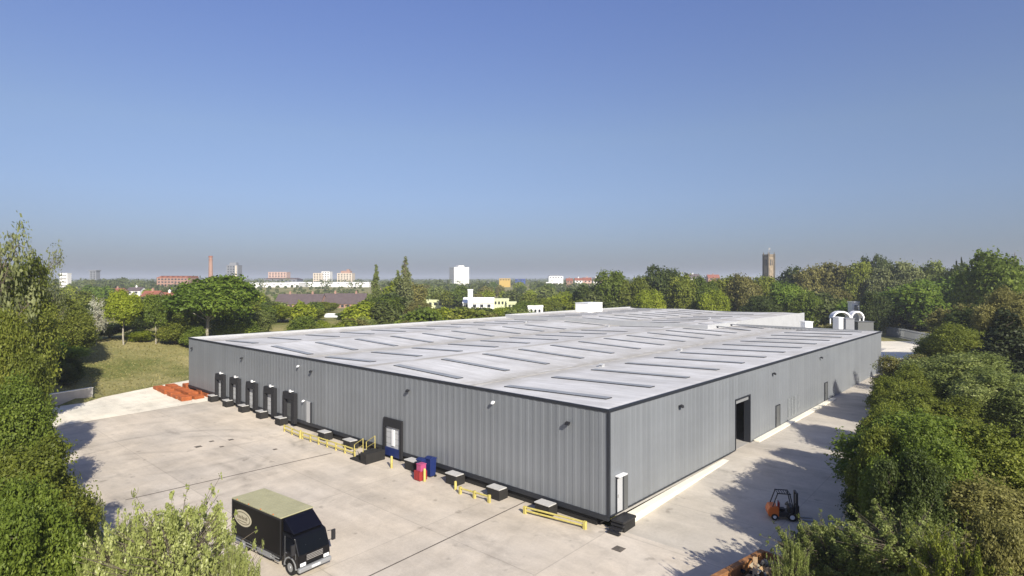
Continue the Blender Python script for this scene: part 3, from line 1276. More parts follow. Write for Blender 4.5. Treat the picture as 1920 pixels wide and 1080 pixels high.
bin_(-1.1, 16.45, M['blue'], 'dark blue bin against the dock beside the pink crate', .66, 1.25)
bin_(-.75, 15.85, M['blue'], 'blue bin standing behind the pink crate at the dock', .62, 1.4)
mb = MB()
s, t = -1.7, 15.95
z = zg(s, t) + .04
mb.box(s - .36, s + .36, t - .36, t + .36, z, z + .7)
for q in range(4): mb.box(s - .39, s - .36, t - .34 + .18 * q, t - .24 + .18 * q, z + .05, z + .64)
o = tag(mb.build('storage_crate', M['red'], None, .02, (CX, CY, 0), ANG), 'red plastic crate on the yard under the pink crate', 'crate')
mb = MB()
mb.box(s - .26, s + .26, t - .36, t + .16, z + .703, z + 1.25)
mb.box(s - .30, s + .30, t - .40, t + .20, z + 1.19, z + 1.24)
tag(mb.build('storage_crate', M['pink'], None, .02, (CX, CY, 0), ANG), 'pink plastic crate stacked on the red crate', 'crate')

# ---------------------------------------------------------------- orange barrier stacks
ob = None
rr = random.Random(8)
n_ob = 0
WORDS_R = ('first', 'second', 'third', 'fourth', 'fifth', 'sixth')
for i in range(6):
    for j in range(3):
        t = 62.1 + 2.15 * i + .35 * rr.random()
        s = -2.55 + 1.62 * j + .3 * (rr.random() - .5) + .1 * (i - 2)
        if i == 5 and j == 2: continue
        z = zg(s, t)
        p = W(s, t, z + .07)
        if ob is None:
            ob = empty('plastic_barrier', p, ANG)
            for q in range(4):
                mb = MB()
                mb.box(-.60, .60, -.85, .85, .13 * q, .13 * q + .10)
                for k in range(5): mb.box(-.55, .55, -.80 + .37 * k, -.66 + .37 * k, .13 * q + .10, .13 * q + .128)
                mb.build('panel', M['orange'], ob, .015)
            o = ob
        else:
            o = copy_tree(ob)
            o.location = p
        o.rotation_euler = (0, 0, ANG + R(rr.uniform(-5, 5)))
        o.scale = (1, 1, rr.uniform(.55, 1.1))
        tag(o, 'flat stack of orange plastic barriers on the pale apron beside the warehouse corner', 'barrier stack', 'orange barriers stacked by the far left corner')

# ---------------------------------------------------------------- yard: channels, dark stains, drain covers
def strip(name, s0, t0, s1, t1, wdt, lift, material):
    n = 24
    v, f = [], []
    d = Vector((s1 - s0, t1 - t0)).normalized()
    nn = Vector((-d.y, d.x)) * wdt * .5
    for i in range(n + 1):
        q = i / n
        s, t = s0 + (s1 - s0) * q, t0 + (t1 - t0) * q
        for sg in (-1, 1):
            a, b = s + nn.x * sg, t + nn.y * sg
            v.append((a, b, zg(a, b) + lift))
    for i in range(n): f.append((2 * i, 2 * i + 2, 2 * i + 3, 2 * i + 1))
    mb = MB(); mb.add(v, f)
    return fix_normals(mb.build(name, material, None, 0, (CX, CY, 0), ANG))


def st_px(px, py):
    p = on_ground(px, py)
    return st(p.x, p.y)


a, b = st_px(985, 941), st_px(690, 1082)
tag(strip('drain_channel', *a, a[0] + (b[0] - a[0]) * 1.1, a[1] + (b[1] - a[1]) * 1.1, .10, .026, M['drain']), kind='structure')
a, b = st_px(622, 850), st_px(235, 938)
tag(strip('drain_channel', *a, *b, .14, .026, M['drain']), kind='structure')
for k, (px, py, wd, lb) in enumerate(((372, 838, .55, 'dark stain on the yard, nearest and leftmost of four'), (397, 828, .4, 'dark stain on the yard, second from left of four'),
                                       (416, 838, .35, 'small dark stain on the yard, in front of the farthest one'), (433, 825, .45, 'dark stain on the yard, farthest right of four'),
                                       (516, 843, .35, 'small dark iron cover on the yard near the long drain channel'), (1160, 1030, .6, 'square drain grate on the concrete below the warehouse corner'))):
    s, t = st_px(px, py)  # the first four are dark smudges, built as thin ribbed plates
    z = zg(s, t)
    mb = MB()
    wy = wd * (1.0 if k < 6 else 2.2)
    mb.box(-wd * .5, wd * .5, -wy * .5, wy * .5, .0, .028)
    for q in range(4):
        mb.box(-wd * .44, wd * .44, -wy * .42 + q * wy * .24, -wy * .42 + q * wy * .24 + wy * .1, .028, .036)
    o = mb.build('stain_or_drain', M['drain'], None, 0, W(s, t, z + .012), ANG)
    tag(o, lb, 'drain cover')

# ---------------------------------------------------------------- retaining wall on the left
e = empty('retaining_wall', (BX, BY, 0), math.atan2(-.927, -.374))
tag(e, 'low pale concrete retaining wall at the foot of the grass bank', 'wall')
mb = MB(); mb.box(0, 17, -.45, -.1, -1.6, .35); mb.build('wall_face', M['wall_concrete'], e, .02)
mb = MB(); mb.box(-.03, 17, -.50, -.05, .352, .44); mb.build('coping', M['concrete'], e, .01)
for x in (5.2, 6.6):
    mb = MB(); mb.box(x, x + .1, .0, .1, -1.6, .2); mb.build('post', M['dark_trim'], e)

# ---------------------------------------------------------------- box truck
def build_truck(x, y, ang):
    e = empty('box_truck', (x, y, gz(x, y) + .02), ang)
    tag(e, 'black box truck with olive roof and pale oval on its side, parked on the yard', 'truck')
    mb = MB(); mb.box(-2.5, 2.5, -1.0, 1.0, .72, 2.80)
    bx = mb.build('cargo_box', M['truck_side'], e, .02)
    mb = MB(); mb.box(-2.52, 2.52, -1.02, 1.02, 2.80, 2.86)
    for k in range(9): mb.box(-2.4, 2.4, -.92 + .22 * k, -.89 + .22 * k, 2.86, 2.872)
    mb.build('box_roof', M['truck_roof'], bx, .008)
    mb = MB()
    for zz in (.72, 2.70): mb.box(-2.53, 2.53, -1.025, -.998, zz, zz + .09)
    for xx in (-2.53, 2.45): mb.box(xx, xx + .08, -1.027, -.999, .80, 2.70)
    mb.build('edge_rail', M['black_metal'], bx)
    # oval emblem: pale ring, brown band, pale lettering strokes
    for rx, rz, dep, m_ in ((.92, .46, -1.012, M['cream']), (.80, .36, -1.016, M['brown_paint']), (.74, .31, -1.020, M['cream'])):
        n = 40
        v = [(-1.35 + rx * math.cos(2 * math.pi * i / n), dep, 1.92 + rz * math.sin(2 * math.pi * i / n)) for i in range(n)]
        v += [(p[0], -.99, p[2]) for p in v]
        mb = MB(); mb.add(v, [tuple(range(n))] + [(i, n + i, n + (i + 1) % n, (i + 1) % n) for i in range(n)])
        fix_normals(mb.build('emblem', m_, bx))
    mb = MB()
    for k in range(7):
        xx = -1.9 + .16 * k
        mb.box(xx, xx + .09, -1.026, -1.018, 1.86, 2.02 + .05 * (k % 3 == 0))
    mb.box(-1.85, -.9, -1.026, -1.018, 1.72, 1.76)
    mb.build('emblem_lettering', M['brown_paint'], bx)
    # chassis
    mb = MB(); mb.box(-2.4, 3.6, -.42, .42, .45, .70); mb.build('chassis', M['black_metal'], e)
    mb = MB(); mb.box(.2, 1.5, -.98, -.5, .35, .70); mb.build('fuel_tank', M['grey_metal'], e, .03)
    mb = MB(); mb.box(-2.3, 2.3, -1.0, -.96, .42, .46); mb.box(-2.3, 2.3, -1.0, -.96, .58, .62)
    for xx in (-.3, .1, 1.7): mb.box(xx, xx + .05, -.96, -.9, .4, .72)
    mb.build('side_guard', M['grey_metal'], e)
    # cab
    mb = MB()
    mb.prism([(2.58, .46), (4.02, .46), (4.10, .75), (4.06, 1.18), (3.72, 2.02), (3.40, 2.12), (2.58, 2.14)], -.98, .98)
    cb = fix_normals(mb.build('cab', M['truck_black'], e, .05))
    mb = MB(); mb.hexa([(4.085, -.86, 1.22), (4.085, .86, 1.22), (4.03, .86, 1.22), (4.03, -.86, 1.22),
                        (3.765, -.80, 1.98), (3.765, .80, 1.98), (3.70, .80, 1.98), (3.70, -.80, 1.98)])
    fix_normals(mb.build('windscreen', M['glass_dark'], cb))
    for sg in (-1, 1):
        mb = MB(); mb.prism([(2.9, 1.25), (3.85, 1.25), (3.60, 1.92), (2.9, 1.95)], sg * .985 - .008, sg * .985 + .008)
        fix_normals(mb.build('side_window', M['glass_dark'], cb))
        mb = MB()
        mb.path([(3.85, sg * .98, 1.85), (4.02, sg * 1.24, 1.85)], .02)
        mb.path([(3.85, sg * .98, 1.30), (4.02, sg * 1.24, 1.40)], .02)
        mb.box(3.97, 4.07, sg * 1.25 - .11, sg * 1.25 + .11, 1.32, 1.88)
        mb.build('mirror', M['black_metal'], cb, .02)
        mb = MB(); mb.box(4.09, 4.135, sg * .72 - .17, sg * .72 + .17, .60, .78)
        mb.build('headlight', M['white_metal'], cb, .02)
        mb = MB()
        n = 10
        pr_ = [(3.35 + .56 * math.cos(math.pi * i / n), .42 + .56 * math.sin(math.pi * i / n)) for i in range(n + 1)]
        pr_ += [(3.35 + .49 * math.cos(math.pi * (n - i) / n), .42 + .49 * math.sin(math.pi * (n - i) / n)) for i in range(n + 1)]
        mb.prism(pr_, sg * .88 - .13, sg * .88 + .13)
        fix_normals(mb.build('mudguard', M['grey_metal'], e))
    mb = MB()
    for k in range(4): mb.box(4.075, 4.12, -.5, .5, .84 + .08 * k, .88 + .08 * k)
    mb.build('grille', M['chrome'], cb)
    mb = MB(); mb.box(4.0, 4.22, -1.0, 1.0, .32, .56)
    bp = mb.build('bumper', M['grey_metal'], e, .05)
    mb = MB(); mb.box(4.222, 4.232, -.26, .26, .40, .51); mb.build('number_plate', M['white_metal'], bp)
    for sg in (-1, 1):
        mb = MB(); mb.tube((3.55, sg * .25, 1.215), (3.95, sg * .45, 1.62), .012)
        mb.build('wiper', M['black_metal'], cb)
    mb = MB()
    mb.prism([(2.56, 2.16), (3.55, 2.16), (3.40, 2.28), (2.70, 2.78), (2.56, 2.80)], -.90, .90)
    fix_normals(mb.build('wind_deflector', M['navy'], cb, .04))
    for sg in (-1, 1):
        mb = MB(); mb.box(2.86, 2.875, sg * .984 - .004, sg * .984 + .004, .60, 1.98); mb.box(3.84, 3.855, sg * .984 - .004, sg * .984 + .004, .95, 1.3)
        mb.build('door_seam', M['grey_metal'], cb)
        mb = MB(); mb.box(2.95, 3.08, sg * .995 - .012, sg * .995 + .012, 1.10, 1.14); mb.build('door_handle', M['chrome'], cb)
        mb = MB(); mb.box(2.75, 3.0, sg * .80 - .12, sg * .80 + .12, .40, .44); mb.build('cab_step', M['grey_metal'], cb)
    for k in range(4):
        mb = MB(); mb.box(-2.0 + 1.25 * k, -1.92 + 1.25 * k, -1.03, -1.0, 2.86, 2.90); mb.build('marker_light', M['orange_paint'], bx)
    wl = None
    for xx, rr_ in ((3.35, .42), (-1.3, .42)):
        for sg in (-1, 1):
            mb = MB(); mb.tube((xx, sg * .98, .42), (xx, sg * .70, .42), rr_, rr_, 24)
            we = mb.build('wheel', M['tyre'], e, .03)
            mb = MB(); mb.tube((xx, sg * .990, .42), (xx, sg * .94, .42), .24, .20, 16)
            mb.tube((xx, sg * 1.02, .42), (xx, sg * .985, .42), .08, .10, 10)
            mb.build('rim', M['grey_metal'], we)
    mb = MB(); mb.box(-2.56, -2.5, -.95, .95, .5, .6); mb.build('rear_bumper', M['black_metal'], e)
    return e


build_truck(-13.85, 34.55, math.atan2(-.6, .8))


# ---------------------------------------------------------------- forklift
def build_forklift(x, y, ang):
    e = empty('forklift', (x, y, gz(x, y) + .03), ang)
    tag(e, 'orange and black forklift truck standing in tree shade on the side road', 'forklift')
    mb = MB()
    mb.prism([(-1.15, .30), (-1.20, .62), (-1.05, 1.0), (-.62, 1.06), (-.40, .95), (-.40, .22), (-1.0, .18)], -.52, .52)
    fix_normals(mb.build('counterweight', M['orange_paint'], e, .07))
    mb = MB(); mb.box(-.40, .62, -.46, .46, .24, .62); mb.build('chassis', M['black_metal'], e, .03)
    mb = MB(); mb.box(.30, .62, -.46, .46, .62, 1.05); mb.build('dashboard', M['black_metal'], e, .04)
    st_ = MB().box(-.42, .08, -.26, .26, .64, .80)
    se = st_.build('seat', M['navy'], e, .05)
    mb = MB(); mb.box(-.46, -.30, -.26, .26, .80, 1.30); mb.build('backrest', M['red'], se, .05)
    mb = MB(); mb.tube((.42, 0, 1.0), (.22, 0, 1.18), .02); mb.tube((.225, 0, 1.17), (.20, 0, 1.19), .19, .19, 20)
    mb.build('steering_wheel', M['black_metal'], e)
    for sg in (-1, 1):
        mb = MB(); mb.path([(-.85, sg * .46, 1.0), (-.50, sg * .44, 2.05)], .04); mb.build('guard_post', M['black_metal'], e)
        mb = MB(); mb.path([(.58, sg * .44, .95), (.34, sg * .43, 2.05)], .04); mb.build('guard_post', M['black_metal'], e)
    mb = MB()
    mb.box(-.55, .40, -.48, -.42, 2.02, 2.09); mb.box(-.55, .40, .42, .48, 2.02, 2.09)
    for k in range(6): mb.box(-.52 + .17 * k, -.47 + .17 * k, -.42, .42, 2.04, 2.08)
    mb.build('overhead_guard', M['black_metal'], e)
    ma = None
    mb = MB()
    for sg in (-1, 1): mb.box(.78, .92, sg * .34 - .06, sg * .34 + .06, .10, 2.15)
    for zz in (.25, 1.1, 2.05): mb.box(.80, .90, -.28, .28, zz, zz + .10)
    ma = mb.build('mast', M['black_metal'], e)
    mb = MB(); mb.tube((.86, .12, .3), (.86, .12, 1.9), .05); mb.build('lift_cylinder', M['grey_metal'], ma)
    mb = MB(); mb.box(.93, 1.0, -.48, .48, .15, .65)
    for k in range(5): mb.box(.94, .98, -.45 + .2 * k, -.41 + .2 * k, .65, 1.15)
    mb.box(.94, .98, -.46, .46, 1.12, 1.18)
    mb.build('carriage', M['black_metal'], ma)
    for sg in (-1, 1):
        mb = MB(); mb.box(1.0, 1.05, sg * .28 - .06, sg * .28 + .06, .07, .60); mb.box(1.05, 2.05, sg * .28 - .06, sg * .28 + .06, .07, .11)
        mb.build('fork', M['grey_metal'], e)
        mb = MB(); mb.tube((.48, sg * .60, .32), (.48, sg * .40, .32), .32, .32, 20); we = mb.build('wheel', M['tyre'], e, .03)
        mb = MB(); mb.tube((.48, sg * .61, .32), (.48, sg * .585, .32), .17, .15, 14); mb.build('rim', M['white_metal'], we)
        mb = MB(); mb.tube((-.72, sg * .56, .24), (-.72, sg * .40, .24), .24, .24, 20); we = mb.build('wheel', M['tyre'], e, .03)
        mb = MB(); mb.tube((-.72, sg * .57, .24), (-.72, sg * .55, .24), .12, .10, 14); mb.build('rim', M['white_metal'], we)
    mb = MB(); mb.tube((-.55, .0, 1.12), (-.55, .0, 2.0), .0, .0) if False else mb.tube((-.55, -.35, 1.05), (-.55, -.35, 1.55), .05)
    mb.build('exhaust', M['white_metal'], e)
    e.scale = (.84, .84, .80)
    return e


build_forklift(17.0, 37.5, R(-12))

# ---------------------------------------------------------------- rusty skip in the foreground
def build_skip():
    a = Vector((12.0, 28.8)); b = Vector((9.1, 26.5))
    d = (a - b).normalized()
    ang = math.atan2(d.y, d.x)
    zt = 1.3
    base = gz(a.x, a.y)
    e = empty('waste_skip', (a.x, a.y, base), ang)
    tag(e, 'rusty brown open skip full of rubbish at the bottom edge below the bushes', 'skip')
    h = zt - base
    # long wall on the left of the heap: y = 0, running to -x
    mb = MB()
    mb.box(-6.0, 0, -.09, 0, .25, h)
    for k in range(7): mb.box(-5.9 + .97 * k, -5.78 + .97 * k, .0, .10, .25, h - .12)
    mb.build('side_wall', M['rust'], e)
    mb = MB(); mb.box(-6.0, 0, -2.0, -1.91, .25, h); mb.build('side_wall', M['rust'], e)
    mb = MB(); mb.box(0, .09, -2.0, 0, .25, h); mb.build('end_wall', M['rust'], e)
    mb = MB(); mb.box(-6.09, -6.0, -2.0, 0, .25, h); mb.build('end_wall', M['rust'], e)
    mb = MB(); mb.box(-6.1, .1, -.16, .13, h, h + .10); mb.box(-6.1, .1, -2.13, -1.85, h, h + .10); mb.box(.0, .15, -1.85, -.16, h, h + .10)
    mb.build('top_rim', M['rust'], e, .02)
    mb = MB(); mb.box(-6.0, 0, -1.91, -.09, .2, .3); mb.build('floor_plate', M['rust'], e)
    # heap inside
    rg = random.Random(3)
    hp = MB()
    for k in range(150):
        x, y = -rg.uniform(.2, 5.8), -rg.uniform(.3, 1.7)
        z = h - .55 + .5 * rg.random()
        sx, sy, sz = rg.uniform(.08, .45), rg.uniform(.08, .4), rg.uniform(.03, .25)
        m_ = Matrix.Rotation(rg.uniform(0, 6.28), 3, 'Z') @ Matrix.Rotation(rg.uniform(-.7, .7), 3, 'X') @ Matrix.Rotation(rg.uniform(-.5, .5), 3, 'Y')
        vs = [m_ @ Vector((i * sx, j * sy, q * sz)) + Vector((x, y, z)) for q in (-.5, .5) for j in (-.5, .5) for i in (-.5, .5)]
        hp.add(vs, [(0, 2, 3, 1), (4, 5, 7, 6), (0, 1, 5, 4), (2, 6, 7, 3), (0, 4, 6, 2), (1, 3, 7, 5)])
    hp.box(-5.95, -.05, -1.9, -.1, .31, h - .5)
    o = hp.build('rubbish', M['cardboard'], None, 0, e.location, ang)
    tag(o, kind='stuff')
    ms = [M['cardboard'], M['wood'], M['white_panel'], M['door_grey'], M['cream'], M['navy'], M['hedge_brown']]
    o.data.materials.clear()
    for m_ in ms: o.data.materials.append(m_)
    for i, p in enumerate(o.data.polygons): p.material_index = ((i // 6) * 7 + (i // 18)) % 7 if i < 900 else 6
    for k, (x, y, a_, lb) in enumerate(((-2.0, -.8, .5, 'long pale plank lying across the rubbish in the skip'), (-.9, -1.4, -.9, 'short wooden board propped on the far end of the skip load'))):
        mb = MB(); mb.box(-.9 + .2 * k, .9 - .2 * k, -.1, .1, 0, .05)
        q = e.matrix_basis @ Vector((x, y, h + .02))
        o = mb.build('timber_plank', M['wood'], None, 0, q, ang + a_)
        o.rotation_euler = (0, R(-14), ang + a_)
        tag(o, lb, 'plank')


bpy.context.view_layer.update()
build_skip()

# ---------------------------------------------------------------- far right fence and yard clutter
def fence_run(pts, label, name='palisade_fence', h=2.4):
    e = empty(name, (pts[0].x, pts[0].y, 0), 0)
    tag(e, label, 'fence')
    o0 = Vector((pts[0].x, pts[0].y, 0))
    mb = MB()
    for a, b in zip(pts[:-1], pts[1:]):
        n = int((b - a).length / .26)
        for i in range(n):
            p = a.lerp(b, i / n) - o0
            z = gz(p.x + o0.x, p.y + o0.y)
            mb.box(p.x - .06, p.x + .06, p.y - .03, p.y + .03, z, z + h)
    pl = mb.build('pale_panel', M['fence_grey'], e)
    for a, b in zip(pts[:-1], pts[1:]):
        for k in (.35, 2.0):
            mb = MB(); mb.tube(a - o0 + Vector((0, 0, gz(a.x, a.y) + k)), b - o0 + Vector((0, 0, gz(b.x, b.y) + k)), .06)
            mb.build('rail', M['fence_grey'], e)


fence_run([Vector((100, 160, 0)), Vector((97, 148, 0)), Vector((93, 137, 0)), Vector((90, 126, 0))], 'grey palisade fence beyond the far right corner of the warehouse')

# ---------------------------------------------------------------- buildings
def windows(parent, x0, x1, y, z0, z1, cols, rows, wf=.55, hf=.55, m_=None, axis='x', out=-1):
    """separate window objects sharing one mesh on a wall face of constant y (or x)"""
    cw, rh = (x1 - x0) / cols, (z1 - z0) / rows
    a, b = cw * wf / 2, rh * hf / 2
    mb = MB()
    if axis == 'x': mb.box(-a, a, -.06, .06, -b, b)
    else: mb.box(-.06, .06, -a, a, -b, b)
    base = mb.build('window', m_ or M['window'], parent)
    first = True
    for i in range(cols):
        for j in range(rows):
            o = base if first else base.copy()
            if not first:
                C.objects.link(o)
            first = False
            p = x0 + (i + .5) * cw
            q = z0 + (j + .5) * rh
            o.location = (p, y, q) if axis == 'x' else (y, p, q)


def block(px0, px1, ytop, D, depth, wall, label, name='office_block', cat='building', cols=0, rows=0, rz=0.0, roof_m=None,
          parapet=.6, wf=.55, hf=.5, side_cols=0, zb=None):
    x0, x1 = (px0 - 960) / F * D, (px1 - 960) / F * D
    w_ = x1 - x0
    cx = (x0 + x1) / 2
    g = min(gz(cx, D), gz(cx, D + depth)) - 1.5 if zb is None else zb
    zt = CAMZ - (ytop - HOR) / F * D
    e = empty(name, (cx, D + depth / 2, g), rz)
    tag(e, label, cat)
    hh = zt - g
    mb = MB(); mb.box(-w_ / 2, w_ / 2, -depth / 2, depth / 2, 0, hh - parapet)
    mb.build('wall', wall, e)
    mb = MB(); mb.box(-w_ / 2 - .15, w_ / 2 + .15, -depth / 2 - .15, depth / 2 + .15, hh - parapet, hh)
    mb.build('roof', roof_m or wall, e)
    if cols and rows:
        windows(e, -w_ / 2 + .5, w_ / 2 - .5, -depth / 2, hh - parapet - rows * 2.9, hh - parapet, cols, rows, wf, hf)
    if side_cols:
        windows(e, -depth / 2 + .5, depth / 2 - .5, -w_ / 2, hh - parapet - rows * 2.9, hh - parapet, side_cols, rows, wf, hf, axis='y')
        windows(e, -depth / 2 + .5, depth / 2 - .5, w_ / 2, hh - parapet - rows * 2.9, hh - parapet, side_cols, rows, wf, hf, axis='y')
    return e, w_, hh


def gabled(px0, px1, yridge, yeave, D, depth, wall, roof_m, label, name='brick_house', cat='house', chim=1, cols=3, group=None, rz=0.0):
    x0, x1 = (px0 - 960) / F * D, (px1 - 960) / F * D
    w_ = x1 - x0
    cx = (x0 + x1) / 2
    g = gz(cx, D) - 1.0
    zr, ze = CAMZ - (yridge - HOR) / F * D - g, CAMZ - (yeave - HOR) / F * D - g
    e = empty(name, (cx, D + depth / 2, g), rz)
    tag(e, label, cat, group)
    mb = MB()
    v = [(x, y, z) for x in (-w_ / 2, w_ / 2) for y, z in ((-depth / 2, 0), (depth / 2, 0), (depth / 2, ze), (0, zr - .1), (-depth / 2, ze))]
    mb.add(v, [(0, 4, 3, 2, 1), (5, 6, 7, 8, 9), (0, 5, 9, 4), (1, 2, 7, 6)])
    fix_normals(mb.build('wall', wall, e))
    mb = MB()
    o_ = .4
    sl_ = (zr - ze) / (depth / 2)
    for sg in (-1, 1):
        y1 = sg * (depth / 2 + o_)
        z1 = ze - o_ * sl_
        mb.hexa([(-w_ / 2 - .3, 0, zr), (w_ / 2 + .3, 0, zr), (w_ / 2 + .3, y1, z1), (-w_ / 2 - .3, y1, z1),
                 (-w_ / 2 - .3, 0, zr + .2), (w_ / 2 + .3, 0, zr + .2), (w_ / 2 + .3, y1, z1 + .2), (-w_ / 2 - .3, y1, z1 + .2)])
    rf = fix_normals(mb.build('roof', roof_m, e))
    for k in range(chim):
        xx = -w_ / 2 + w_ * (k + .5) / chim
        mb = MB(); mb.box(xx - .5, xx + .5, -.4, .4, zr - .5, zr + 1.3); mb.box(xx - .2, xx + .2, -.2, .2, zr + 1.3, zr + 1.7)
        mb.build('chimney', wall, rf)
    if cols:
        windows(e, -w_ / 2 + .4, w_ / 2 - .4, -depth / 2, ze - 2.6, ze - .2, cols, 1, .45, .6)
    return e


# skyline, left to right
block(112, 126, 512, 520, 5, M['white_render'], 'white block just showing beside the tall left trees', cols=6, rows=4)
e, w_, hh = block(168, 180, 508, 900, 9, M['grey_clad'], 'thin grey tower on the skyline left of the red mill', 'water_tower', 'tower', cols=2, rows=5)
mb = MB(); mb.box(-w_ / 2 - 1.2, w_ / 2 + 1.2, -5.5, 5.5, hh, hh + 1.4); mb.build('tower_cap', M['grey_clad'], e)
e, w_, hh = block(294, 352, 520, 620, 22, M['brick_pale'], 'red brick mill with rows of windows left of the tall chimney', 'brick_mill', 'mill', cols=9, rows=3, roof_m=M['brick'])
for k in range(6):
    mb = MB(); xx = -w_ / 2 + (k + .5) * w_ / 6
    mb.prism([(xx - 2, hh), (xx + 2, hh), (xx + 2, hh + 1.6)], -11, 11); fix_normals(mb.build('roof_ridge', M['brick'], e))
# chimney
x, y = (395 - 960) / F * 640, 640
g = gz(x, y) - 1
zt = CAMZ + (525 - 480) / F * 640
e = tag(empty('factory_chimney', (x, y, g)), 'tall tapering red brick factory chimney behind the bright green tree', 'chimney')
mb = MB(); mb.tube((0, 0, 0), (0, 0, zt - g - 1.5), 2.6, 1.75, 16); mb.build('stack', M['brick_pale'], e)
mb = MB(); mb.tube((0, 0, zt - g - 1.5), (0, 0, zt - g), 2.2, 2.1, 16); mb.tube((0, 0, zt - g - 4.5), (0, 0, zt - g - 3.9), 2.1, 2.1, 16); mb.build('crown_band', M['brick'], e)
# twin gasholder-like dark tower
e, w_, hh = block(425, 446, 497, 700, 11, M['grey_clad'], 'dark grey tower block with pale stripe behind the bright green tree', 'tower_block', 'tower', cols=4, rows=9)
mb = MB(); mb.box(-w_ / 2 + 2, w_ / 2 - 3, -3, 3, hh, hh + 3.0); mb.build('lift_house', M['grey_clad'], e)
mb = MB(); mb.box(w_ / 2 - 3.2, w_ / 2 - 1.4, -5.7, -5.5, 2, hh - .6); mb.build('stair_stripe', M['cream_render'], e)
# pale shopping sheds
e, w_, hh = block(455, 560, 530, 760, 40, M['white_panel'], 'long white shed left part of the pale retail row on the skyline', 'retail_shed', 'shed', cols=8, rows=1, wf=.3, hf=.3, roof_m=M['white_panel'])
e, w_, hh = block(545, 692, 529, 800, 40, M['white_panel'], 'longest white shed right part of the pale retail row on the skyline', 'retail_shed', 'shed', cols=9, rows=1, wf=.3, hf=.3, roof_m=M['white_panel'])
e, w_, hh = block(494, 556, 524, 830, 26, M['grey_clad'], 'dark roofed hall standing above the left white shed', 'exhibition_hall', 'hall', cols=8, rows=1, wf=.6)
mb = MB(); mb.prism([(-w_ / 2 - 1, hh), (w_ / 2 + 1, hh), (w_ / 2 - 6, hh + 2.2), (-w_ / 2 + 6, hh + 2.2)], -13, 13); fix_normals(mb.build('roof_cap', M['slate'], e))
block(503, 537, 510, 1000, 18, M['pink_render'], 'pinkish tower block above the dark roofed hall', 'tower_block', 'tower', cols=6, rows=6)
block(587, 603, 512, 980, 16, M['cream_render'], 'left pale half of the paired tower blocks on the skyline', 'tower_block', 'tower', cols=3, rows=6)
block(603, 618, 509, 985, 16, M['white_render'], 'taller right half of the paired tower blocks on the skyline', 'tower_block', 'tower', cols=3, rows=7)
e, w_, hh = block(632, 660, 512, 940, 18, M['cream_render'], 'tan tower block with stepped reddish top on the skyline', 'tower_block', 'tower', cols=5, rows=6)
mb = MB(); mb.box(-w_ / 2 + 5, w_ / 2 - 4, -6, 6, hh, hh + 3.6); mb.box(w_ / 2 - 10, w_ / 2 - 6, -4, 4, hh + 3.6, hh + 6); mb.build('penthouse', M['brick_pale'], e)
# long slate terrace in the middle distance
gabled(514, 600, 552, 570, 330, 14, M['brick_pale'], M['slate'], 'long dark slate roofed brick shed left half', 'brick_shed', 'shed', chim=2, cols=7)
gabled(602, 682, 551, 569, 335, 14, M['brick_pale'], M['slate'], 'long dark slate roofed brick shed right half', 'brick_shed', 'shed', chim=2, cols=7)
gabled(262, 292, 546, 558, 300, 9, M['brick_pale'], M['tile_red'], 'red roofed house between the yellow green tree and dark tree', cols=2)
gabled(296, 322, 549, 560, 310, 9, M['white_render'], M['tile_red'], 'red roofed white house left of the bright green tree', cols=2)
# greenhouse like white slope near the roof edge
gabled(606, 645, 590, 606, 175, 6, M['white_panel'], M['white_metal'], 'white roofed outbuilding peeping over the warehouse edge', 'outbuilding', 'shed', chim=0, cols=2)
# white tower block
e, w_, hh = block(840, 879, 501, 810, 22, M['white_render'], 'square white tower block standing alone above the trees', 'tower_block', 'tower', cols=6, rows=10, rz=R(28), wf=.4, hf=.42, side_cols=4)
e.scale = (.78, .78, 1)
mb = MB(); mb.box(-4, 7, -6, 6, hh, hh + 2.4); mb.build('lift_house', M['white_render'], e)
# white low factory with stack
e, w_, hh = block(800, 880, 562, 300, 14, M['lime_render'], 'low cream factory range left of the white stack', 'factory', 'factory', cols=8, rows=1)
gabled(868, 925, 559, 568, 285, 14, M['white_render'], M['white_panel'], 'white gabled factory hall right of the white stack', 'factory', 'factory', chim=0, cols=4)
x, y = (882 - 960) / F * 280, 280
g = gz(x, y) - .5
e = tag(empty('white_stack', (x, y, g)), 'short square white stack among the low factory roofs', 'stack')
mb = MB(); mb.box(-1.1, 1.1, -1.1, 1.1, 0, 9.8); mb.build('shaft', M['white_panel'], e)
mb = MB(); mb.box(-1.3, 1.3, -1.3, 1.3, 9.8, 10.3); mb.build('cap', M['white_metal'], e)
block(924, 954, 560, 290, 9, M['lime_render'], 'pale lime flat roofed block right of the white factory', 'factory_block', 'building', cols=4, rows=1)
block(950, 968, 566, 288, 8, M['lime_render'], 'lower lime flat roofed annex at the right end of the factory', 'factory_block', 'building', cols=2, rows=1)
block(990, 1018, 573, 210, 5, M['white_panel'], 'white low shed beside the roof edge left of plant room', 'outbuilding', 'shed', cols=3, rows=1)
# yellow, blue and white on the skyline
e, w_, hh = block(936, 957, 522, 900, 20, M['yellow_clad'], 'bright yellow retail building on the skyline', 'retail_building', 'building', cols=4, rows=1)
block(966, 985, 523, 920, 18, M['blue_clad'], 'blue clad retail building right of the yellow one', 'retail_building', 'building', cols=4, rows=1)
e, w_, hh = block(1029, 1056, 518, 860, 20, M['white_panel'], 'white pavilion with flat dark top on the skyline', 'pavilion', 'building', cols=5, rows=1)
mb = MB(); mb.box(-w_ / 2 + 1, w_ / 2 - 2, -8, 8, hh, hh + 1.6); mb.build('roof_plant', M['grey_clad'], e)
block(1024, 1048, 529, 820, 12, M['white_panel'], 'low white annex below the white pavilion', 'pavilion', 'building', cols=4, rows=1)
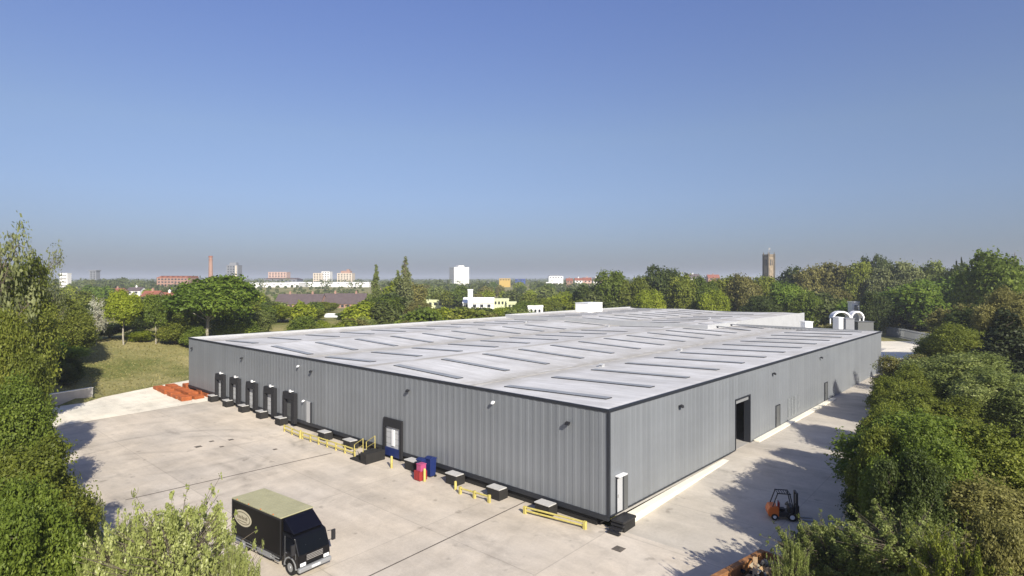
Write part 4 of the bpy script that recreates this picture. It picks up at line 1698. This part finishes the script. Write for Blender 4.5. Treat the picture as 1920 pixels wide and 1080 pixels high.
# houses right of it
rg = random.Random(21)
hx = 1062
k = 0
while hx < 1150:
    wpx = rg.uniform(11, 17)
    gabled(hx, hx + wpx, 521 + rg.uniform(-1, 2), 526 + rg.uniform(-1, 1), 700 + rg.uniform(-40, 60), 9, M[rg.choice(['brick_pale', 'white_render', 'pink_render'])],
           M[rg.choice(['slate', 'tile_red'])], 'small pitched roof house in the far row left of the dark round trees', cols=2, group='houses in the far row on the skyline')
    hx += wpx + rg.uniform(1, 5)
# a few scattered suburban houses half hidden by trees
for (a, b, yr, ye, D, wl, rf, lb) in ((200, 226, 541, 547, 420, 'brick_pale', 'tile_red', 'brick house far behind the yellow green tree'),
                                     (236, 262, 539, 545, 440, 'white_render', 'slate', 'white slate roofed house far behind the left trees'),
                                     (700, 722, 545, 550, 430, 'brick_pale', 'slate', 'slate roofed house at the foot of the small poplar'),
                                     (780, 806, 552, 558, 350, 'brick_pale', 'tile_red', 'red roofed house just right of the tall poplar'),
                                     (1290, 1312, 514, 520, 720, 'white_render', 'slate', 'white house gable showing above the wooded row'),
                                     (1560, 1612, 556, 573, 260, 'brick_pale', 'slate', 'brick house with slate roof behind the white arches'),
                                     (1328, 1350, 515, 521, 730, 'brick_pale', 'tile_red', 'red roofed house showing above the wooded row')):
    gabled(a, b, yr, ye, D, 9, M[wl], M[rf], lb, cols=2)

# church tower
D = 470
x = (1441.5 - 960) / F * D
g = gz(x, D) - 1
e = tag(empty('church_tower', (x, D, g), R(16)), 'square stone church tower with pinnacles and a flagpole above the trees', 'church tower')
hw = 2.75
zt = CAMZ + (525 - 478) / F * D - g
mb = MB(); mb.box(-hw, hw, -hw, hw, 0, zt - 1.2); mb.build('tower_shaft', M['stone'], e)
mb = MB(); mb.box(-hw - .25, hw + .25, -hw - .25, hw + .25, zt - 1.2, zt - .8); mb.build('string_course', M['stone_dark'], e)
mb = MB()
for q in range(5):
    c = -hw + q * (2 * hw) / 5
    for sg in (-1, 1):
        mb.box(c + .15, c + .95, sg * hw - .18, sg * hw + .18, zt - .8, zt + .4)
        mb.box(sg * hw - .17, sg * hw + .17, c + .15, c + .95, zt - .8, zt + .4)
mb.build('battlement', M['stone'], e)
for i in (-1, 1):
    for j in (-1, 1):
        mb = MB(); mb.box(i * hw - .55, i * hw + .55, j * hw - .55, j * hw + .55, 0, zt + .6)
        mb.tube((i * hw, j * hw, zt + .6), (i * hw, j * hw, zt + 2.6), .55, .05, 4)
        mb.build('corner_turret', M['stone_dark'], e)
windows(e, -hw + 1.2, hw - 1.2, -hw - .02, zt - 9, zt - 3, 2, 1, .5, .8)
windows(e, -hw + 1.2, hw - 1.2, -hw - .02, zt - 9, zt - 3, 2, 1, .5, .8, axis='y')
mb = MB(); mb.tube((0, 0, zt - 1), (0, 0, zt + 6.2), .12, .08); mb.build('flagpole', M['light_trim'], e)
mb = MB()
mb.add([(0.05, 0, zt + 4.0), (1.6, .3, zt + 3.9), (1.6, .3, zt + 5.4), (.05, 0, zt + 5.7), (0.05, .03, zt + 4.0), (1.6, .33, zt + 3.9), (1.6, .33, zt + 5.4), (.05, .03, zt + 5.7)],
       [(0, 1, 2, 3), (7, 6, 5, 4), (0, 4, 5, 1), (3, 2, 6, 7), (1, 5, 6, 2), (0, 3, 7, 4)])
mb.build('flag', M['grey_metal'], e)
# distant spire
D = 700
x = (1903 - 960) / F * D
g = gz(x, D) - 1
e = tag(empty('church_spire', (x, D, g)), 'thin dark church spire at the far right skyline', 'church spire')
zt = CAMZ + (525 - 472) / F * D - g
mb = MB(); mb.box(-2.6, 2.6, -2.6, 2.6, 0, zt - 20); mb.build('tower_shaft', M['stone_dark'], e)
mb = MB(); mb.tube((0, 0, zt - 20), (0, 0, zt), 2.7, .1, 8); mb.build('spire', M['stone_dark'], e)

# white arched canopies, skip box, brown hedge at the far right end
D = 142
for k, (a, b, lb) in enumerate(((1558, 1592, 'left one of two white arched frames beyond the warehouse end'), (1592, 1617, 'right one of two white arched frames beyond the warehouse end'))):
    x0, x1 = (a - 960) / F * D, (b - 960) / F * D
    cx, rad = (x0 + x1) / 2, (x1 - x0) / 2
    g = gz(cx, D)
    zt = CAMZ - (583 - HOR) / F * D - g
    e = tag(empty('arched_canopy', (cx, D, g)), lb, 'canopy')
    mb = MB()
    n = 12
    pr_ = [(rad * math.cos(math.pi * i / n), zt - 1.7 + 1.7 * math.sin(math.pi * i / n)) for i in range(n + 1)]
    pr_ += [((rad - .32) * math.cos(math.pi * (n - i) / n), zt - 1.7 + 1.38 * math.sin(math.pi * (n - i) / n)) for i in range(n + 1)]
    mb.prism(pr_, -.9, .9)
    fix_normals(mb.build('arch_cover', M['white_panel'], e))
    for sg in (-1, 1):
        for yy in (-.75, .75):
            mb = MB(); mb.box(sg * (rad - .22) - .12, sg * (rad - .22) + .12, yy - .12, yy + .12, 0, zt - 1.7); mb.build('leg', M['white_metal'], e)
block(1598, 1612, 566, 165, 2.2, M['white_panel'], 'small white cabin above the white arches', 'site_cabin', 'cabin', cols=2, rows=1, parapet=.2)
block(1586, 1602, 597, 134, 2.5, M['grey_clad'], 'dark grey container in front of the white arches', 'storage_container', 'container', parapet=.1)
block(1609, 1638, 603, 136, 2.5, M['door_grey'], 'long dark low container right of the white arches', 'storage_container', 'container', parapet=.1)
block(1573, 1581, 595, 132, 2.5, M['white_panel'], 'white box van body left of the dark grey container', 'storage_container', 'container', parapet=.1)
block(1510, 1524, 603, 120, 2.0, M['white_panel'], 'white low box at the end of the higher roof', 'storage_container', 'container', parapet=.1)

# ---------------------------------------------------------------- trees one by one
# (px, top row, distance, width in px, crown kind, leaf, label, name, bark)
G_LIST = [
    # left edge
    (0, 412, 60, 112, 'thin', 'grey', 'tallest tree at the left edge, thin crown against the sky', 'tall_tree'),
    (78, 456, 86, 80, 'thin', 'grey', 'thin topped tree right of the tallest tree at the left edge', 'tall_tree'),
    (0, 492, 64, 156, 'near', 'olive', 'big olive green tree below the thin tops at the left edge', 'leafy_tree'),
    (88, 554, 88, 130, 'near', 'olive', 'olive tree stepping down right of the big olive tree at the left edge', 'leafy_tree'),
    (112, 566, 92, 96, 'near', 'olive', 'olive tree at the right flank of the left clump', 'leafy_tree'),
    (56, 636, 82, 140, 'near', 'vivid', 'rounded bright green bush below the big olive tree', 'bush'),
    (100, 668, 82, 80, 'near', 'dark', 'dark bush beside the grass bank above the retaining wall', 'bush'),
    (40, 738, 54, 92, 'shoots', 'pale', 'pale leaved bush in front of the retaining wall', 'bush'),
    (-8, 716, 38, 156, 'near', 'green', 'mid green tree at the left edge beside the shaded yard', 'leafy_tree'),
    (66, 806, 41, 80, 'near', 'olive', 'smaller olive bush with its shadow on the yard', 'bush'),
    (26, 845, 28.5, 210, 'near', 'olive', 'olive bush low on the left edge of the yard', 'bush'),
    (46, 915, 22.5, 190, 'near', 'green', 'mid green bush in the bottom left corner', 'bush'),
    (334, 940, 21.5, 212, 'shoots', 'pale', 'pale leafy bush with upright shoots before the truck', 'bush'),
    (232, 968, 23, 120, 'shoots', 'pale', 'lower pale bush left of the bush before the truck', 'bush'),
    (438, 1018, 20.5, 88, 'shoots', 'pale', 'pale shoots at the right foot of the bush before the truck', 'bush'),
    # along the bank top
    (180, 556, 104, 44, 'thin', 'white', 'slender white blossomed tree with pale stem on the bank', 'blossom_tree', 'bark_pale'),
    (232, 545, 106, 64, 'stem', 'fresh', 'yellow green tree on a clear stem above the bank', 'young_tree', 'bark_pale'),
    (292, 552, 110, 48, 'stem', 'green', 'narrow dark green tree on a pale stem above the bank', 'young_tree', 'bark_pale'),
    (388, 518, 114, 146, 'stem', 'vivid', 'large bright green tree behind the far left corner of the warehouse', 'broad_tree', 'bark_pale'),
    (330, 598, 112, 62, 'mid', 'olive', 'olive shrub under the large bright green tree', 'shrub'),
    (262, 618, 110, 44, 'mid', 'fresh', 'low fresh green shrub between two pale stems', 'shrub'),
    (206, 604, 112, 56, 'mid', 'dark', 'dark shrub behind the white blossomed tree', 'shrub'),
    (150, 574, 106, 66, 'mid', 'dark', 'dark shady tree at the left end of the bank top', 'leafy_tree'),
    (258, 588, 122, 60, 'mid', 'dark', 'dark tree behind the yellow green tree', 'leafy_tree'),
    (336, 566, 126, 74, 'mid', 'green', 'green tree filling the row left below the large bright green tree', 'leafy_tree'),
    (456, 562, 132, 76, 'mid', 'olive', 'olive tree filling the row right of the large bright green tree', 'leafy_tree'),
    (440, 590, 120, 70, 'mid', 'green', 'green shrub at the right flank of the large bright tree', 'shrub'),
    (362, 612, 112, 50, 'mid', 'green', 'green shrub touching the far left warehouse corner', 'shrub'),
    # behind the left eave
    (486, 570, 150, 66, 'mid', 'green', 'rounded green tree first right of the large bright tree behind the eave', 'leafy_tree'),
    (532, 572, 156, 74, 'mid', 'fresh', 'fresh green tree in front of the slate roofed shed left half', 'leafy_tree'),
    (580, 578, 160, 56, 'mid', 'olive', 'olive tree left of the white roofed outbuilding', 'leafy_tree'),
    (612, 566, 210, 40, 'mid', 'olive', 'olive tree behind the white roofed outbuilding', 'leafy_tree'),
    (656, 584, 168, 52, 'mid', 'green', 'green shrub right of the white roofed outbuilding', 'shrub'),
    (690, 570, 176, 54, 'mid', 'olive', 'olive tree at the foot of the small poplar', 'leafy_tree'),
    (724, 556, 182, 62, 'mid', 'green', 'round green tree between the two poplars', 'leafy_tree'),
    (705, 497, 200, 20, 'poplar', 'sage', 'small narrow poplar left of the tall poplar', 'poplar'),
    (760, 483, 186, 27, 'poplar', 'grey', 'tall narrow poplar standing above the left roof edge', 'poplar'),
    (746, 508, 188, 22, 'poplar', 'sage', 'shorter poplar tight against the left of the tall poplar', 'poplar'),
    (784, 566, 186, 50, 'mid', 'brown', 'brownish tree right of the tall poplar', 'leafy_tree'),
    (822, 578, 190, 48, 'mid', 'olive', 'olive tree below the cream factory range', 'leafy_tree'),
    (856, 580, 186, 42, 'mid', 'green', 'green tree left below the white stack', 'leafy_tree'),
    (900, 582, 196, 50, 'mid', 'olive', 'olive tree right below the white stack', 'leafy_tree'),
    (946, 576, 200, 52, 'mid', 'fresh', 'fresh green tree below the lime blocks', 'leafy_tree'),
    (985, 566, 214, 50, 'mid', 'green', 'green tree above the low white shed', 'leafy_tree'),
    (1022, 560, 220, 54, 'mid', 'olive', 'olive tree left of the rooftop plant room', 'leafy_tree'),
    (1062, 552, 226, 60, 'mid', 'fresh', 'fresh green tree behind the rooftop plant room', 'leafy_tree'),
    # tall row behind the roof
    (1100, 536, 208, 56, 'mid', 'dark', 'dark tree at the left end of the tall row behind the roof', 'leafy_tree'),
    (1148, 510, 205, 66, 'mid', 'green', 'rounded green tree second in the tall row behind the roof', 'leafy_tree'),
    (1192, 520, 202, 56, 'mid', 'olive', 'olive tree third in the tall row behind the roof', 'leafy_tree'),
    (1240, 500, 206, 72, 'mid', 'dark', 'highest dark crown in the tall row behind the roof', 'leafy_tree'),
    (1278, 516, 200, 60, 'mid', 'olive', 'olive tree just right of the highest dark crown', 'leafy_tree'),
    (1216, 545, 192, 56, 'mid', 'fresh', 'fresh green tree in front of the highest dark crown', 'leafy_tree'),
    (1316, 520, 200, 58, 'mid', 'green', 'green tree midway along the tall row behind the roof', 'leafy_tree'),
    (1356, 519, 204, 56, 'mid', 'olive', 'olive tree right of the middle of the tall row', 'leafy_tree'),
    (1392, 516, 200, 58, 'mid', 'brown', 'brownish tree left of the church tower', 'leafy_tree'),
    (1432, 520, 202, 60, 'mid', 'olive', 'yellowish olive tree hiding the foot of the church tower', 'leafy_tree'),
    (1338, 544, 190, 54, 'mid', 'fresh', 'low fresh tree in front of the middle of the tall row', 'leafy_tree'),
    (1474, 530, 182, 62, 'mid', 'vivid', 'bright green tree just right of the church tower', 'leafy_tree'),
    (1512, 548, 176, 52, 'mid', 'green', 'green tree above the end of the higher roof', 'leafy_tree'),
    (1430, 556, 180, 70, 'mid', 'dark', 'dark tree close behind the higher roof', 'leafy_tree'),
    # wood on the right
    (1490, 503, 236, 62, 'mid', 'dark', 'dark tree at the left end of the right hand wood', 'leafy_tree'),
    (1530, 496, 230, 64, 'mid', 'brown', 'brown budding tree in the right hand wood near the church tower', 'leafy_tree'),
    (1572, 496, 226, 66, 'mid', 'brown', 'brown tree above the white arches', 'leafy_tree'),
    (1610, 494, 222, 66, 'mid', 'olive', 'olive tree above the white cabin', 'leafy_tree'),
    (1622, 484, 262, 34, 'mid', 'dark', 'small dark crown poking above the right hand wood, the left one', 'leafy_tree'),
    (1655, 480, 258, 40, 'mid', 'dark', 'small dark crown poking above the right hand wood, the right one', 'leafy_tree'),
    (1660, 500, 214, 60, 'mid', 'grey', 'greyish tree left of the pale trees in the right hand wood', 'leafy_tree'),
    (1700, 493, 210, 66, 'mid', 'grey', 'pale grey green tree in the middle of the right hand wood', 'leafy_tree'),
    (1748, 493, 206, 64, 'mid', 'sage', 'pale sage green tree above the two bright trees', 'leafy_tree'),
    (1792, 496, 200, 60, 'mid', 'dark', 'dark tree under the two pointed conifers', 'leafy_tree'),
    (1793, 491, 215, 13, 'conifer', 'conifer', 'left of two pointed conifers on the right skyline', 'conifer'),
    (1803, 486, 216, 14, 'conifer', 'conifer', 'right of two pointed conifers on the right skyline', 'conifer'),
    (1862, 473, 138, 108, 'mid', 'green', 'tall green tree at the far right below the spire', 'leafy_tree'),
    (1912, 498, 152, 90, 'mid', 'brown', 'brownish tree cut by the right frame edge under the spire', 'leafy_tree'),
    (1560, 540, 205, 56, 'mid', 'brown', 'brown shrub behind the brick house with the arches', 'leafy_tree'),
    (1640, 548, 160, 52, 'mid', 'dark', 'dark tree right of the white arches', 'leafy_tree'),
    (1668, 546, 176, 70, 'mid', 'brown', 'brown and green tree left of the first bright tree', 'leafy_tree'),
    (1712, 526, 168, 108, 'mid', 'vivid', 'first bright green tree on the right, beyond the fence', 'broad_tree'),
    (1800, 522, 172, 112, 'mid', 'vivid', 'second bright green tree on the right, nearer the frame edge', 'broad_tree'),
    (1800, 572, 104, 92, 'mid', 'brown', 'brownish tree in front of the two bright trees', 'leafy_tree'),
    (1722, 582, 172, 70, 'mid', 'dark', 'dark tree behind the palisade fence', 'leafy_tree'),
    (-8, 584, 45, 126, 'near', 'olive', 'olive tree at the left edge casting its shadow on the pale apron', 'leafy_tree'),
    (18, 644, 47, 96, 'near', 'vivid', 'bright green tree low in front of the olive trees at the left edge', 'leafy_tree'),
    (158, 918, 31, 56, 'shoots', 'pale', 'small pale bush at the shaded left edge of the yard', 'bush'),
    (60, 590, 90, 130, 'near', 'olive', 'olive tree behind the bright green bush on the bank', 'leafy_tree'),
    (1840, 560, 100, 100, 'mid', 'dark', 'dark green tree left of the tall dark conifer', 'leafy_tree'),
    (1900, 545, 88, 110, 'near', 'brown', 'brown leaved tree above the tall dark conifer', 'leafy_tree'),
    (1888, 585, 72, 130, 'conifer', 'conifer', 'broad dark conifer at the right edge', 'conifer'),
    (1800, 610, 84, 120, 'near', 'olive', 'olive tree left of the broad dark conifer', 'leafy_tree'),
    (1772, 628, 88, 72, 'near', 'green', 'green bush beside the fence end', 'bush'),
    # right of the road
    (1680, 664, 76, 60, 'thin', 'olive', 'sparse olive sapling over the far end of the side road', 'sapling'),
    (1706, 668, 66, 110, 'near', 'brown', 'brownish bush overhanging the far end of the side road', 'bush'),
    (1700, 690, 58, 90, 'near', 'olive', 'olive bush below the brownish bush by the side road', 'bush'),
    (1800, 664, 60, 190, 'near', 'sage', 'big sage green tree right of the side road', 'leafy_tree'),
    (1890, 700, 52, 170, 'near', 'sage', 'sage green tree cut by the right frame edge', 'leafy_tree'),
    (1745, 735, 47, 160, 'near', 'olive', 'olive bush shading the side road behind the forklift', 'bush'),
    (1748, 776, 33.5, 262, 'near', 'green', 'big rounded green bush right of the forklift', 'bush'),
    (1660, 806, 31.5, 112, 'near', 'olive', 'olive bush leaning over the side road beside the forklift', 'bush'),
    (1688, 748, 41.5, 112, 'near', 'olive', 'olive bush between the rounded green bush and the side road', 'bush'),
    (1706, 856, 27.5, 130, 'near', 'dark', 'dark bush in front of the rounded green bush', 'bush'),
    (1738, 806, 29, 170, 'near', 'green', 'green bush low beside the dark bush right of the forklift', 'bush'),
    (1668, 764, 38, 100, 'near', 'olive', 'olive bush leaning over the shaded middle of the side road', 'bush'),
    (1688, 714, 50, 96, 'near', 'olive', 'olive bush over the shaded far half of the side road', 'bush'),
    (1872, 800, 31, 230, 'near', 'olive', 'big olive bush at the right edge', 'bush'),
    (1668, 880, 32, 120, 'near', 'dark', 'dark low bush close behind the forklift', 'bush'),
    (1850, 900, 27, 230, 'near', 'brown', 'brown tinged bush low at the right edge', 'bush'),
    (1556, 984, 26.5, 160, 'shoots', 'sage', 'grey green bush with upright shoots right of the skip', 'bush'),
    (1700, 968, 25, 230, 'shoots', 'sage', 'wide grey green bush in the bottom right foreground', 'bush'),
    (1484, 1008, 24.5, 60, 'shoots', 'sage', 'small grey green bush just beyond the skip end', 'bush'),
    (1800, 1000, 19.5, 150, 'shoots', 'olive', 'olive green shoots at the bottom right', 'bush'),
    (1905, 985, 19, 140, 'near', 'brown', 'brown bush in the bottom right corner', 'bush'),
]
for row in G_LIST:
    px, yt, D, wp, kind, lf, lab, nm = row[:8]
    cat = {'bush': 'bush', 'shrub': 'shrub', 'poplar': 'poplar', 'conifer': 'conifer'}.get(nm, 'tree')
    tree_px(px, yt, D, wp, kind, lf, lab, nm, cat=cat, bark=row[8] if len(row) > 8 else 'bark')

# brown hedge beyond the end of the higher roof
hm = MB()
hg = empty('clipped_hedge', (76.5, 140, gz(76.5, 140)), 0)
tag(hg, 'brown clipped hedge beyond the right end of the higher roof', 'hedge')
rng_h = np.random.default_rng(5)
lb = [(x, 0, 3.2 + .3 * math.sin(x), 1.7) for x in np.linspace(-2.6, 2.6, 6)] + [(x, 0, 1.4, 1.7) for x in np.linspace(-2.6, 2.6, 6)]
v, tint = crown_arrays(rng_h, lb, 5000, .3)
o = bpy.data.objects.new('foliage', leaf_mesh('foliage', v, tint, L['brown']))
C.objects.link(o)
o.parent = hg

rg = random.Random(5)
for k in range(84):
    s_, t_ = rg.uniform(6, 112) if k < 46 else rg.uniform(2, 60), rg.uniform(72.5, 88)
    if k >= 46: t_ += rg.uniform(4, 34)
    p = W(s_, t_)
    if bank(p.x, p.y)[0] > -1 and p.y < 122: continue
    h_ = rg.uniform(3.6, 6.6)
    tree('hedge_shrub', 'mid', rg.choice(['olive', 'green', 'fresh', 'green', 'brown', 'sage']), p.x, p.y, h_ * rg.uniform(.9, 1.3), h_, 'leafy shrub in the green line close behind the far left eave', 'shrub',
         'shrubs close behind the far left eave', parts=False)

# ---------------------------------------------------------------- trees in the belt between the named ones
VIS = [(452, 700, 755, 549), (505, 690, 330, 566), (800, 970, 290, 577), (290, 355, 620, 534), (835, 885, 800, 532), (930, 990, 890, 529), (1020, 1060, 820, 531),
       (1060, 1150, 690, 530), (255, 325, 300, 556), (600, 650, 175, 600), (1425, 1460, 470, 519), (985, 1020, 210, 580), (165, 183, 900, 524), (690, 725, 430, 549)]
rg = random.Random(77)
SPECIES = ['olive', 'green', 'fresh', 'dark', 'far', 'far', 'brown', 'vivid', 'sage']
placed = 0
while placed < 285:
    D = 165 + 520 * rg.random() ** 1.15
    px = rg.uniform(-60, 1980)
    if placed >= 215:
        D, px = 125 + 230 * rg.random(), rg.uniform(300, 1120)
    x = (px - 960) / F * D
    s, t = st(x, D)
    if -14 < t < 82 and s < 128: continue
    if t <= -14 and D < 170: continue
    h_ = rg.uniform(7, 12.5)
    w_ = h_ * rg.uniform(.75, 1.1)
    wp = w_ / D * F
    g = gz(x, D)
    ok = True
    for a, b, DB, yb in VIS:
        if D < DB and a - wp * .4 < px < b + wp * .4:
            hm_ = CAMZ - (yb - HOR) / F * D - g
            if hm_ < 4: ok = False
            h_ = min(h_, hm_)
    if not ok: continue
    tree('belt_tree', 'far', rg.choice(SPECIES), x, D, min(w_, h_ * 1.3), h_, 'leafy tree in the broad green belt between warehouse and skyline', 'tree',
         'trees in the belt between warehouse and skyline', parts=False)
    placed += 1


# far woodland that reads as one mass
def woodland():
    rng = np.random.default_rng(9)
    n = 7000
    D = 560 + 5200 * rng.random(n) ** 1.6
    x = (rng.random(n) * 2 - 1) * .98 * D
    keep = np.ones(n, bool)
    px = x / D * F + 960
    for a, b, DB, yb in VIS:
        keep &= ~((px > a - 6) & (px < b + 6) & (D < DB) & (D > 500) & (yb < 530))
    for a, b, DB in ((100, 135, 545), (420, 450, 715), (385, 405, 650)):
        keep &= ~((px > a - 4) & (px < b + 4) & (D < DB))
    D, x, px = D[keep], x[keep], px[keep]
    zg_ = ground_z(x, D)
    n = len(D)
    hgt = rng.uniform(6, 12, n)
    for a, b, DB, yb in VIS:
        k = (px > a - 8) & (px < b + 8) & (D < DB)
        hgt = np.where(k, np.minimum(hgt, np.maximum(2.5, CAMZ - (yb - HOR) / F * D - zg_)), hgt)
    near = D < 1500
    vs, ts = [], []
    for grp, m, sz in ((near, 46, 2.1), (~near, 20, 4.0)):
        idx = np.nonzero(grp)[0]
        k = np.repeat(idx, m)
        d = rng.normal(size=(len(k), 3))
        d /= np.linalg.norm(d, axis=1)[:, None]
        rad = hgt[k] * .55 * (.6 + .4 * rng.random(len(k)))
        c = np.stack([x[k] + d[:, 0] * rad * 1.1, D[k] + d[:, 1] * rad * 1.1, zg_[k] + hgt[k] * .5 + d[:, 2] * hgt[k] * .48], -1)
        nor = d * .8 + rng.normal(size=d.shape) * .4 + np.array([0, 0, .3])
        nor /= np.linalg.norm(nor, axis=1)[:, None]
        a = np.cross(nor, rng.normal(size=nor.shape)); a /= np.linalg.norm(a, axis=1)[:, None]
        b = np.cross(nor, a)
        a *= sz * .55; b *= sz * .42
        vs.append(np.stack([c - a, c + b, c + a, c - b], 1).reshape(-1, 3))
        tt = rng.random(n)
        ts.append(np.clip(.6 * tt[k] + .4 * rng.random(len(k)), 0, 1))
    o = bpy.data.objects.new('distant_woodland', leaf_mesh('distant_woodland', np.concatenate(vs), np.concatenate(ts), L['far']))
    C.objects.link(o)
    tag(o, kind='stuff')


woodland()

# rough grass on the bank
def rough_grass():
    rng = np.random.default_rng(12)
    n = 14000
    b = rng.random(n) * 34 - .2
    a = rng.random(n) * 75 - 22
    x = BX - .927 * b + .374 * a
    y = BY + .374 * b + .927 * a
    s, t = st(x, y)
    k = (t > 68.8) & ((b > .4) | (a < 0))
    x, y = x[k], y[k]
    n = len(x)
    z = ground_z(x, y)
    h_ = .08 + .18 * rng.random(n) ** 2
    th = rng.random(n) * 6.283
    dx, dy = np.cos(th) * .09, np.sin(th) * .09
    lx, ly = rng.normal(size=n) * .15, rng.normal(size=n) * .15
    p0 = np.stack([x - dx, y - dy, z - .05], -1)
    p1 = np.stack([x + dx, y + dy, z - .05], -1)
    p2 = np.stack([x + dx * .5 + lx, y + dy * .5 + ly, z + h_], -1)
    p3 = np.stack([x - dx * .5 + lx, y - dy * .5 + ly, z + h_ * .9], -1)
    v = np.stack([p0, p1, p2, p3], 1).reshape(-1, 3)
    o = bpy.data.objects.new('rough_grass', leaf_mesh('rough_grass', v, rng.random(n), leaf('leaf_grass', (.19, .18, .06), (.30, .265, .11))))
    C.objects.link(o)
    tag(o, kind='stuff')


rough_grass()

# ---------------------------------------------------------------- thin spring haze
mb = MB()
mb.box(-7500, 7500, -700, 7500, -14, 62)
hz = bpy.data.materials.new('haze')
hz.use_nodes = True
hz.node_tree.nodes.clear()
ho = hz.node_tree.nodes.new('ShaderNodeOutputMaterial')
hv = hz.node_tree.nodes.new('ShaderNodeVolumePrincipled')
hv.inputs['Color'].default_value = (.86, .92, 1.0, 1)
hv.inputs['Density'].default_value = .00028
hv.inputs['Anisotropy'].default_value = .1
hz.node_tree.links.new(hv.outputs[0], ho.inputs['Volume'])
tag(mb.build('haze', hz), kind='stuff')
